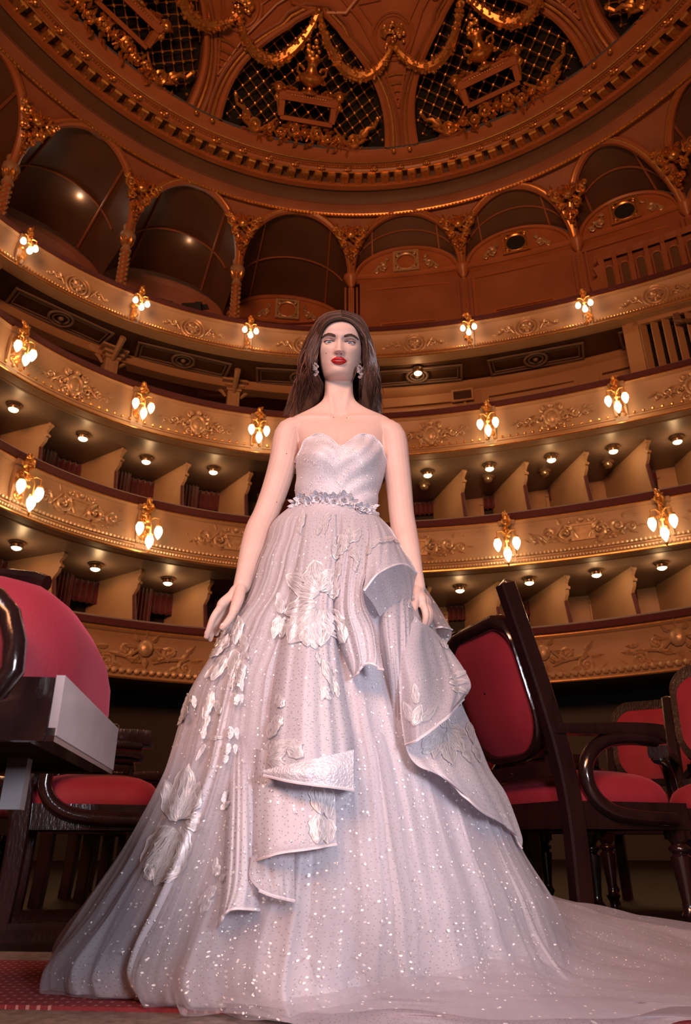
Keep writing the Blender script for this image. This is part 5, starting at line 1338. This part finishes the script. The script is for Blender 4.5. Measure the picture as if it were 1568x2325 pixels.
panel('turned_hem_facing', [[(600,1748,.075),(660,1735,.096),(735,1718,.096),(803,1702,.066)], [(598,1754,.075),(660,1754,.104),(735,1750,.104),(803,1746,.072)], [(598,1760,.070),(660,1775,.096),(735,1785,.096),(803,1794,.062)]], M['silver'], nv=20, amp=.003, seed=5, add=False)
panel('second_flounce', [[(572,1700,.02),(630,1705,.035),(700,1710,.035),(758,1718,.02)], [(568,1780,.025),(630,1790,.04),(700,1790,.04),(760,1790,.022)], [(566,1850,.035),(630,1850,.055),(700,1850,.055),(762,1855,.028)], [(566,1920,.048),(630,1915,.075),(700,1910,.068),(763,1905,.036)], [(571,1958,.055),(630,1938,.088),(700,1928,.076),(764,1917,.04)]], M['tulle'], seed=3, amp=.004, tuck=(.04,0))
panel('second_flounce_return', [[(571,1945,.050),(600,1935,.06),(640,1934,.05),(668,1930,.035)], [(566,1990,.055),(600,1988,.05),(640,1988,.042),(668,1990,.03)], [(588,2022,.060),(615,2033,.056),(642,2040,.046),(668,2046,.03)]], M['organza'], nv=24, amp=.002, seed=4)
panel('side_flounce', [[(524,1640,-.03),(545,1640,-.02),(572,1640,-.03)], [(518,1740,-.012),(545,1740,.006),(577,1740,-.008)], [(512,1850,.025),(545,1850,.045),(580,1850,.025)], [(503,2000,.03),(540,2000,.055),(586,2000,.03)], [(492,2108,.03),(522,2066,.065),(588,2066,.035)]], M['tulle'], seed=6, amp=.005, nu=30, tuck=(.03,.03))
panel('draped_flounce', [[(770,1168,.010),(800,1168,.012),(830,1168,.012),(850,1170,.010)], [(768,1230,.022),(800,1230,.034),(850,1230,.044),(890,1226,.034)], [(758,1300,.032),(790,1300,.054),(818,1300,.074),(834,1318,.09)], [(756,1380,.032),(785,1380,.064),(812,1375,.088),(826,1362,.112)],
  [(766,1450,.032),(800,1445,.066),(833,1432,.088),(850,1422,.104)], [(783,1500,.032),(812,1500,.064),(840,1490,.084),(862,1480,.102)], [(799,1538,.030),(808,1532,.056),(832,1507,.084),(869,1521,.100)]], M['tulle'], seed=7, amp=.008, freq=6, tuck=(.03,0))
panel('arched_flounce', [[(832,1168,.012),(850,1168,.012),(866,1180,.012),(888,1200,.010)], [(838,1215,.045),(868,1212,.05),(893,1222,.045),(914,1248,.02)], [(834,1265,.075),(868,1250,.10),(905,1252,.095),(932,1275,.035)], [(825,1342,.112),(862,1299,.145),(915,1281,.138),(947,1301,.06)]], M['tulle'], seed=9, amp=.004, freq=5)
panel('arched_flounce_lining', [[(825,1344,.110),(862,1301,.142),(915,1283,.135),(947,1303,.058)], [(845,1368,.075),(880,1330,.09),(925,1318,.085),(950,1335,.035)], [(862,1400,.04),(895,1370,.045),(930,1360,.04),(948,1370,.02)]], M['organza'], seed=10, amp=.003, hem=False)
panel('inner_tulle_fall', [[(860,1335,.028),(890,1325,.035),(920,1325,.035),(945,1340,.025)], [(862,1420,.04),(895,1415,.055),(925,1410,.055),(950,1415,.045)], [(872,1500,.045),(900,1500,.06),(925,1500,.06),(945,1500,.05)], [(885,1590,.015),(905,1590,.02),(925,1590,.02),(945,1590,.015)], [(892,1680,-.03),(910,1680,-.03),(928,1680,-.03),(945,1680,-.03)]], M['organza'], seed=12, amp=.007, freq=7, hem=False, tuck=(.04,.02))
panel('lower_drape', [[(925,1640,.02),(980,1630,.035),(1030,1610,.045),(1048,1600,.02)], [(922,1695,.045),(985,1690,.065),(1045,1680,.065),(1084,1678,.02)], [(945,1735,.065),(1010,1740,.085),(1070,1740,.085),(1113,1748,.03)], [(985,1755,.085),(1035,1780,.105),(1100,1800,.105),(1150,1804,.03)], [(1018,1770,.095),(1078,1826,.115),(1140,1869,.115),(1184,1895,.05)], [(1020,1774,.095),(1082,1834,.115),(1150,1876,.112),(1185,1926,.05)]], M['tulle'], seed=13, amp=.005)
panel('side_drape', [[(942,1398,.065),(955,1412,.078),(968,1420,.080),(985,1430,.045)], [(905,1480,.055),(945,1472,.095),(990,1460,.105),(1018,1468,.055)], [(907,1560,.055),(955,1540,.115),(1010,1522,.135),(1053,1518,.065)], [(911,1630,.055),(955,1610,.125),(1018,1577,.155),(1069,1557,.095)], [(920,1692,.065),(952,1677,.125),(1008,1634,.155),(1052,1588,.105)]], M['organza'], seed=14, amp=.006, freq=5)
panel('side_drape_lining', [[(920,1692,.063),(952,1677,.122),(1008,1634,.152),(1069,1559,.094)], [(925,1680,.03),(960,1660,.06),(1005,1628,.08),(1045,1600,.04)]], M['organza'], seed=15, nv=14, amp=.002, hem=False)
Yb = 1.93
panel('bustle', [[(925,1225,(Yb,)),(932,1235,(Yb,)),(936,1245,(Yb,))], [(935,1290,(Yb,)),(948,1300,(Yb,)),(957,1318,(Yb,))], [(945,1350,(Yb-.01,)),(972,1355,(Yb-.03,)),(992,1374,(Yb,))], [(955,1410,(Yb-.02,)),(990,1405,(Yb-.06,)),(1016,1415,(Yb,))], [(970,1432,(Yb-.03,)),(1000,1424,(Yb-.08,)),(1026,1430,(Yb,))]], M['sheerdots'], seed=16, amp=.002)
panel('bustle_return', [[(970,1432,(Yb-.02,)),(1000,1424,(Yb-.07,)),(1026,1430,(Yb,))], [(975,1450,(Yb,)),(1000,1448,(Yb,)),(1023,1448,(Yb,))], [(985,1470,(Yb-.01,)),(1002,1470,(Yb-.02,)),(1012,1463,(Yb-.01,))]], M['sheerdots'], seed=17, nv=20, amp=.001)
# ---- train spread over the carpet and boards
def tp(px, py, Y): return tuple(atY(px, py, Y))
TR = [[tp(1120,2120,2.50)[:2]+(.03,), (.72,2.50,.02), (1.0,2.52,.02), (1.4,2.50,.02), (2.1,2.4,.018)],
      [tp(1100,1960,2.38), tp(1225,2040,2.36), tp(1343,2070,2.44), tp(1470,2105,2.44), tp(1750,2190,2.36)],
      [tp(1060,1990,2.22), tp(1215,2060,2.18), tp(1345,2110,2.24), tp(1500,2150,2.24), tp(1800,2230,2.2)],
      [tp(880,2060,2.08), tp(1190,2095,2.0), tp(1330,2160,2.05), tp(1520,2205,2.05), tp(1830,2270,2.0)],
      [tp(700,2150,1.93), tp(1150,2160,1.80), tp(1320,2220,1.83), tp(1530,2255,1.83), tp(1850,2300,1.82)],
      [tp(560,2225,1.76), tp(1110,2250,1.60), tp(1310,2280,1.66), tp(1530,2290,1.69), tp(1860,2310,1.72)],
      [(-.22,1.55,.02), (.25,1.43,.02), (.68,1.50,.02), (.92,1.60,.02), (1.3,1.66,.018)]]
def train(name, m, dz, seed, sh=1.0, kf=1.0):
    P = np.array(TR); nv, nu = 130, 110; P = crom(P.reshape(len(TR), -1), nv).reshape(nv, 5, 3); P = np.array([crom(P[i], nu) for i in range(nv)])
    u = np.linspace(0,1,nu)[None,:]; v = np.linspace(0,1,nv)[:,None]; r_ = np.random.RandomState(seed); f = 0
    for k in range(7):
        n = 2.2+1.9*k; f = f+np.abs(np.sin(PI*n*(v+.10*np.sin(2.4*u+k)-.10*u)+r_.uniform(0,6.28)))**.7*(1.0/(1+.42*k))*(.6+.4*np.sin(5*u+k*2))
    env = np.minimum(1, np.minimum(v*7, (1-v)*9))
    P[..., 2] += dz+kf*(.020*(f-1.6))*env*(.5+.5*(1-u)); P[..., 0] *= 1
    e = .028*np.sin(26*u[0]+seed)+.018*np.sin(47*u[0]); P[-1,:,1] += e; P[-2,:,1] += e*.9; P[-3,:,1] += e*.8; P[-6:-3,:,1] += e*.5
    P[..., 2] = np.maximum(P[..., 2], .020+dz*.3)
    UV = np.stack([u*1.6+0*v, v*1.3+0*u], -1)+seed*.21
    return gridmesh(P, UV, name, m), P
train('train', M['train'], 0, 21)
train('train_overlay', M['sheer'], .02, 22, kf=1.3)
# ---- bodice
def bod(t, v):
    """t angle round the body (0 = front), v 0 waist .. 1 neckline"""
    c_ = math.cos(t); s_ = math.sin(t)
    xf = -.012+.125*s_
    if c_ > 0:
        d = abs(xf+.012); top = 1.328+.024*math.exp(-((d-.068)/.040)**2)-.040*math.exp(-(d/.022)**2)-.034*sstep(.098,.126,d)
    else: top = 1.285-.02*(-c_)
    zb = 1.150-.037*max(0, c_)-.013*s_; z = zb+(top-zb)*v
    xc, a, f, bk = trow(z); p = 2/2.2
    x = xc+a*math.copysign(abs(s_)**p, s_); y = (f if c_ > 0 else bk)*math.copysign(abs(c_)**p, c_)
    if c_ > 0: y += bust(x, z)*c_
    n = Vector((s_, c_, 0)); fo = .0065+.0017*math.sin(150*(z*.75-x*(1.0 if x > -.03 else -.55))+2.2*math.sin(x*26+z*20))+(.0022 if v > .985 else 0)
    return Vector((x+n.x*fo, YB-y-n.y*fo, z))
nb, nvb = 200, 70
P = np.array([[list(bod(2*PI*j/nb, i/(nvb-1))) for j in range(nb)] for i in range(nvb)])
UV = np.array([[(2*PI*j/nb*.12, i/(nvb-1)*.2) for j in range(nb)] for i in range(nvb)])
bd = gridmesh(P, UV, 'bodice', M['bodice'], GW, True); bd.modifiers.new('t', 'SOLIDIFY').thickness = .003
mb = MB(); mb.tube([Vector(p) for p in P[-1]]+[Vector(P[-1][0])], .0022, 6, caps=False); bput(mb, 'neckline_edge', M['braid'], bd)
bod_poly = bvh_of(P, True)
# side wisps of net hanging from the bodice
for px, Yw in ((673, 1.88),):
    panel('side_net', [[(678,1010,(Yw,)),(672,1012,(Yw+.02,)),(668,1020,(Yw+.04,))], [(684,1060,(Yw-.02,)),(676,1060,(Yw,)),(669,1055,(Yw+.03,))], [(684,1125,(Yw-.02,)),(679,1125,(Yw,)),(676,1125,(Yw+.03,))]], M['sheer'], nu=10, nv=20, amp=.001, hem=False, add=False)
# ---- everything sewn on
vv, ff = [], []
for a, b in cast_: o_ = len(vv); vv += a; ff += [tuple(i+o_ for i in q) for q in b]
ALL = BVHTree.FromPolygons(vv, ff)
BOD = BVHTree.FromPolygons(*bod_poly)
def on(px, py, bv=None):
    u = ray(px, py).normalized(); h = (bv or ALL).ray_cast(CAM, u)
    if h[0] is None: return None, None
    n = h[1] if h[1].dot(u) < 0 else -h[1]
    return h[0], n
def petal(mb, cx, cy, ang, ln, wd, seed=0, ruf=.12, veins=5):
    a = math.radians(ang); dx, dy = math.cos(a), -math.sin(a); r_ = random.Random(seed); rows = []; ph = r_.uniform(0,6)
    nl, nw = 15, 11
    for i in range(nl):
        f = i/(nl-1); hwid = wd*.5*(math.sin(PI*f**.72)**.7 if 0 < f < 1 else 0)*(1+ruf*math.sin(f*17+ph))+.6
        row = []
        for j in range(nw):
            s = -1+2*j/(nw-1); px = cx+dx*ln*f-dy*hwid*s+ruf*2*math.sin(f*9+ph)*abs(s); py = cy+dy*ln*f+dx*hwid*s
            p, n = on(px, py)
            if p is None: row.append(None); continue
            k = math.cos(s*PI*veins+f*2)*.0007+.0014*(1-s*s)+(.0010 if abs(s) > .85 else 0)
            row.append((p+n*(.0035+k), (f+seed*.37, s)))
        rows.append(row)
    idx = {}
    for i, r in enumerate(rows):
        for j, p in enumerate(r):
            if p is not None: idx[i,j] = len(mb.v); mb.v.append(tuple(p[0])); mb.uv.append(p[1])
    for i in range(nl-1):
        for j in range(nw-1):
            q = [(i,j),(i,j+1),(i+1,j+1),(i+1,j)]
            if all(x in idx for x in q):
                P4 = [Vector(mb.v[idx[x]]) for x in q]
                if max((P4[a_]-P4[(a_+1) % 4]).length for a_ in range(4)) < .05: mb.f.append(tuple(idx[x] for x in q))
def biggest(F):
    par = {}
    def fd(a):
        while par.setdefault(a, a) != a: par[a] = par[par[a]]; a = par[a]
        return a
    for f in F:
        for a in f[1:]: par[fd(a)] = fd(f[0])
    cnt = {}
    for f in F: cnt.setdefault(fd(f[0]), []).append(f)
    return max(cnt.values(), key=len) if cnt else []
def motif(name, petals, seed):
    for k, p in enumerate(petals):
        mb = MB(); mb.uv = []; petal(mb, *p, seed=seed*31+k)
        mb.f = biggest(mb.f); us = sorted({a for f in mb.f for a in f}); ix = {a: i for i, a in enumerate(us)}
        mb.f = [tuple(ix[a] for a in f) for f in mb.f]; mb.v = [mb.v[a] for a in us]; mb.uv = [mb.uv[a] for a in us]
        if mb.f: gmesh(mb.v, mb.f, mb.uv, name, M['embroidery'], GW)
MOTIFS = [
 # centre flower on the front flounce
 [(722,1345,95,70,62),(722,1350,150,85,50),(728,1345,55,62,52),(715,1370,200,72,46),(712,1385,235,95,60),(722,1385,275,85,58),(740,1385,300,88,52),(742,1350,20,34,34)],
 [(712,1465,100,70,44),(708,1395,262,76,54),(690,1400,235,60,40)],
 [(640,1395,100,48,20),(636,1400,255,55,22),(640,1450,80,48,16)],
 # iris sprig near the waist
 [(795,1235,95,36,20),(800,1232,62,34,18),(792,1240,140,32,20),(770,1262,80,48,24),(766,1272,110,36,18),(800,1248,290,36,16)],
 [(768,1310,85,36,12),(766,1345,95,36,10),(806,1300,88,40,10)], [(832,1262,68,26,9),(838,1246,38,34,10),(858,1232,15,44,10),(893,1228,350,18,8)],
 [(684,1198,80,38,14),(690,1175,255,26,9),(682,1190,270,24,8)], [(738,1188,65,26,12),(742,1178,260,38,10),(728,1195,250,24,8)], [(900,1205,320,34,12),(912,1222,300,30,10)],
 # hip spray by the resting hand
 [(540,1385,240,70,24),(520,1440,235,62,30),(505,1470,215,40,20),(545,1400,262,66,24),(552,1440,280,58,18),(535,1475,265,72,28),(515,1490,240,66,26),(498,1510,225,44,16),(548,1500,270,54,18)],
 [(532,1540,265,30,14),(545,1542,280,30,12),(538,1575,265,28,13),(548,1576,280,22,10)],
 [(430,1575,250,48,18),(424,1600,255,40,18),(440,1580,280,30,12),(418,1620,245,30,12)], [(482,1570,265,46,18),(478,1595,250,42,18),(492,1590,285,34,14),(476,1625,255,30,12)],
 [(462,1680,80,38,12),(468,1690,240,44,10),(480,1678,10,24,8)], [(524,1650,265,30,14),(536,1652,280,30,12),(520,1688,258,28,12),(534,1690,275,24,11),(515,1715,255,20,10)],
 # large flower low at the side
 [(408,1862,80,130,62),(412,1860,62,96,44),(402,1866,104,100,46),(396,1878,232,120,56),(404,1882,250,140,62),(414,1878,268,110,46),(424,1868,345,40,28),(432,1862,20,36,24)],
 [(360,1990,55,60,30),(352,1998,20,70,26),(345,2000,100,40,26)],
 [(504,1822,60,34,14),(512,1828,95,32,12),(500,1838,35,32,12)], [(492,1990,85,44,16),(488,2010,240,44,16),(482,2024,225,40,15),(476,2040,245,38,15),(500,2000,45,22,12)],
 [(640,1608,100,34,20),(636,1625,255,38,22),(628,1640,250,40,24),(622,1680,260,40,24)], [(620,1700,15,56,24),(640,1690,0,50,22),(655,1700,330,40,26),(615,1725,30,44,22),(610,1722,330,60,24),(665,1680,300,46,20)],
 [(735,1500,285,60,16),(748,1520,275,60,14),(755,1545,285,42,12),(742,1560,250,34,12),(728,1560,300,36,12)], [(716,1475,110,34,14),(720,1480,280,34,12)],
 [(725,1780,270,70,46),(742,1790,270,70,36),(722,1850,268,70,42),(742,1860,270,60,36)],
 [(1000,1662,255,66,34),(1004,1664,285,76,40),(1010,1662,310,62,34),(996,1662,225,56,30),(1012,1655,340,48,26),(1006,1655,80,34,22),(990,1690,215,40,20)], [(1060,1640,285,54,16),(1072,1690,290,46,14),(1048,1700,300,40,16)],
 [(1020,1540,20,40,12),(1018,1552,5,42,12),(1024,1564,345,36,11)], [(940,1650,75,50,18),(938,1640,110,50,18),(955,1640,50,50,18),(945,1600,95,46,14)],
 [(150,2120,75,44,12),(140,2150,80,40,12),(165,2085,70,36,10)], [(1000,1452,300,26,14),(1008,1455,330,20,12)], [(935,1365,75,22,9),(928,1382,95,22,8)]]
for i, p in enumerate(MOTIFS): motif('embroidered_petal', p, i)
# loose sequins
rs = random.Random(9); sq_ = MB()
def seq(p, n, r):
    n = (n+Vector((rs.gauss(0,.25), rs.gauss(0,.25), rs.gauss(0,.25)))).normalized(); a = n.orthogonal().normalized(); b = n.cross(a); c = p+n*.004
    sq_.add([c+(a*math.cos(k*PI/3)+b*math.sin(k*PI/3))*r for k in range(6)]+[c+n*r*.5], [(k, (k+1) % 6, 6) for k in range(6)])
k = 0
while k < 1700:
    py = 1160+1165*rs.random()**.8; px = rs.uniform(90, 1330)
    p, n = on(px, py)
    if p is None: k += .2; continue
    seq(p, n, rs.choice((.0006,.0007,.0008,.0010,.0012,.0018))*(.75+.6*(py-1160)/1165)); k += 1
for _ in range(420):
    px, py = rs.uniform(670,880), rs.uniform(985,1150); p, n = on(px, py, BOD)
    if p is not None: seq(p, n, rs.choice((.0009,.0011,.0014)))
o = bput(sq_, 'sequins', M['sequin'], GW, 20); o['kind'] = 'stuff'
# ---- belt of small flowers and crystals
bl = empty('belt', None, GW)
mb = MB(); mb.tube([bod(2*PI*j/80, .0)+Vector((0,-.0,0)) for j in range(81)], .006, 6, caps=False); bput(mb, 'ribbon', M['braid'], bl)
FL = [(688,1138,12),(703,1142,10),(722,1136,13),(742,1138,12),(760,1140,14),(781,1138,15),(797,1144,12),(813,1150,9),(826,1158,10),(836,1164,7),(676,1146,7)]
for i, (px, py, r) in enumerate(FL):
    p = None
    for dy in (0,-6,-12,-18):
        p, n = on(px, min(py+dy, 1150), BOD)
        if p is not None: break
    if p is None: continue
    p = p+Vector((0,0,(1142-py)*.0006)); n = Vector((n.x*.7,-1,-.35)).normalized(); R = r/720
    X = frame(p+n*.008, n.orthogonal(), n.cross(n.orthogonal())); mb = MB()
    for lay, (q, l) in enumerate(((6,1.25),(5,.85))):
        for k in range(q):
            A = k*2*PI/q+i+lay*.4; rows = []
            for a_ in range(5):
                f = a_/4; wv = R*.42*l*math.sin(PI*min(.97,.15+f*.8)); rows.append([X @ (Matrix.Rotation(A, 4, 'Z') @ Vector((R*l*f, wv*s, .004*lay+.010*f*f*(1.2-lay*.2)+.002*(abs(s))))) for s in (-1,-.4,.4,1)])
            mb.grid(rows)
    fl = bput(mb, 'belt_flower', M['silver'], bl)
    mb = MB()
    for k in range(5): mb.ball((R*.22*math.cos(k*1.26), R*.22*math.sin(k*1.26), .010), R*.15, 6, 4, X)
    fl_ = bput(mb, 'flower_crystals', M['crystal'], bl)
mb = MB()
for px, py, a in ((668,1140,160),(668,1148,190),(842,1168,340),(848,1166,15),(710,1128,60),(734,1126,100),(770,1124,90),(790,1126,60),(700,1152,250),(752,1156,280),(772,1158,260),(806,1158,300)):
    p, n = on(min(max(px,682),846), min(py,1150), BOD)
    if p is None: continue
    p = p+Vector(((px-min(max(px,682),846))/720, -.008, 0)); X = frame(p, (1,0,0), (0,0,1)); A = math.radians(a)
    leaf(mb, 0, 0, A, .018, .005, X, .003, .002)
bput(mb, 'belt_leaves', M['silver'], bl)
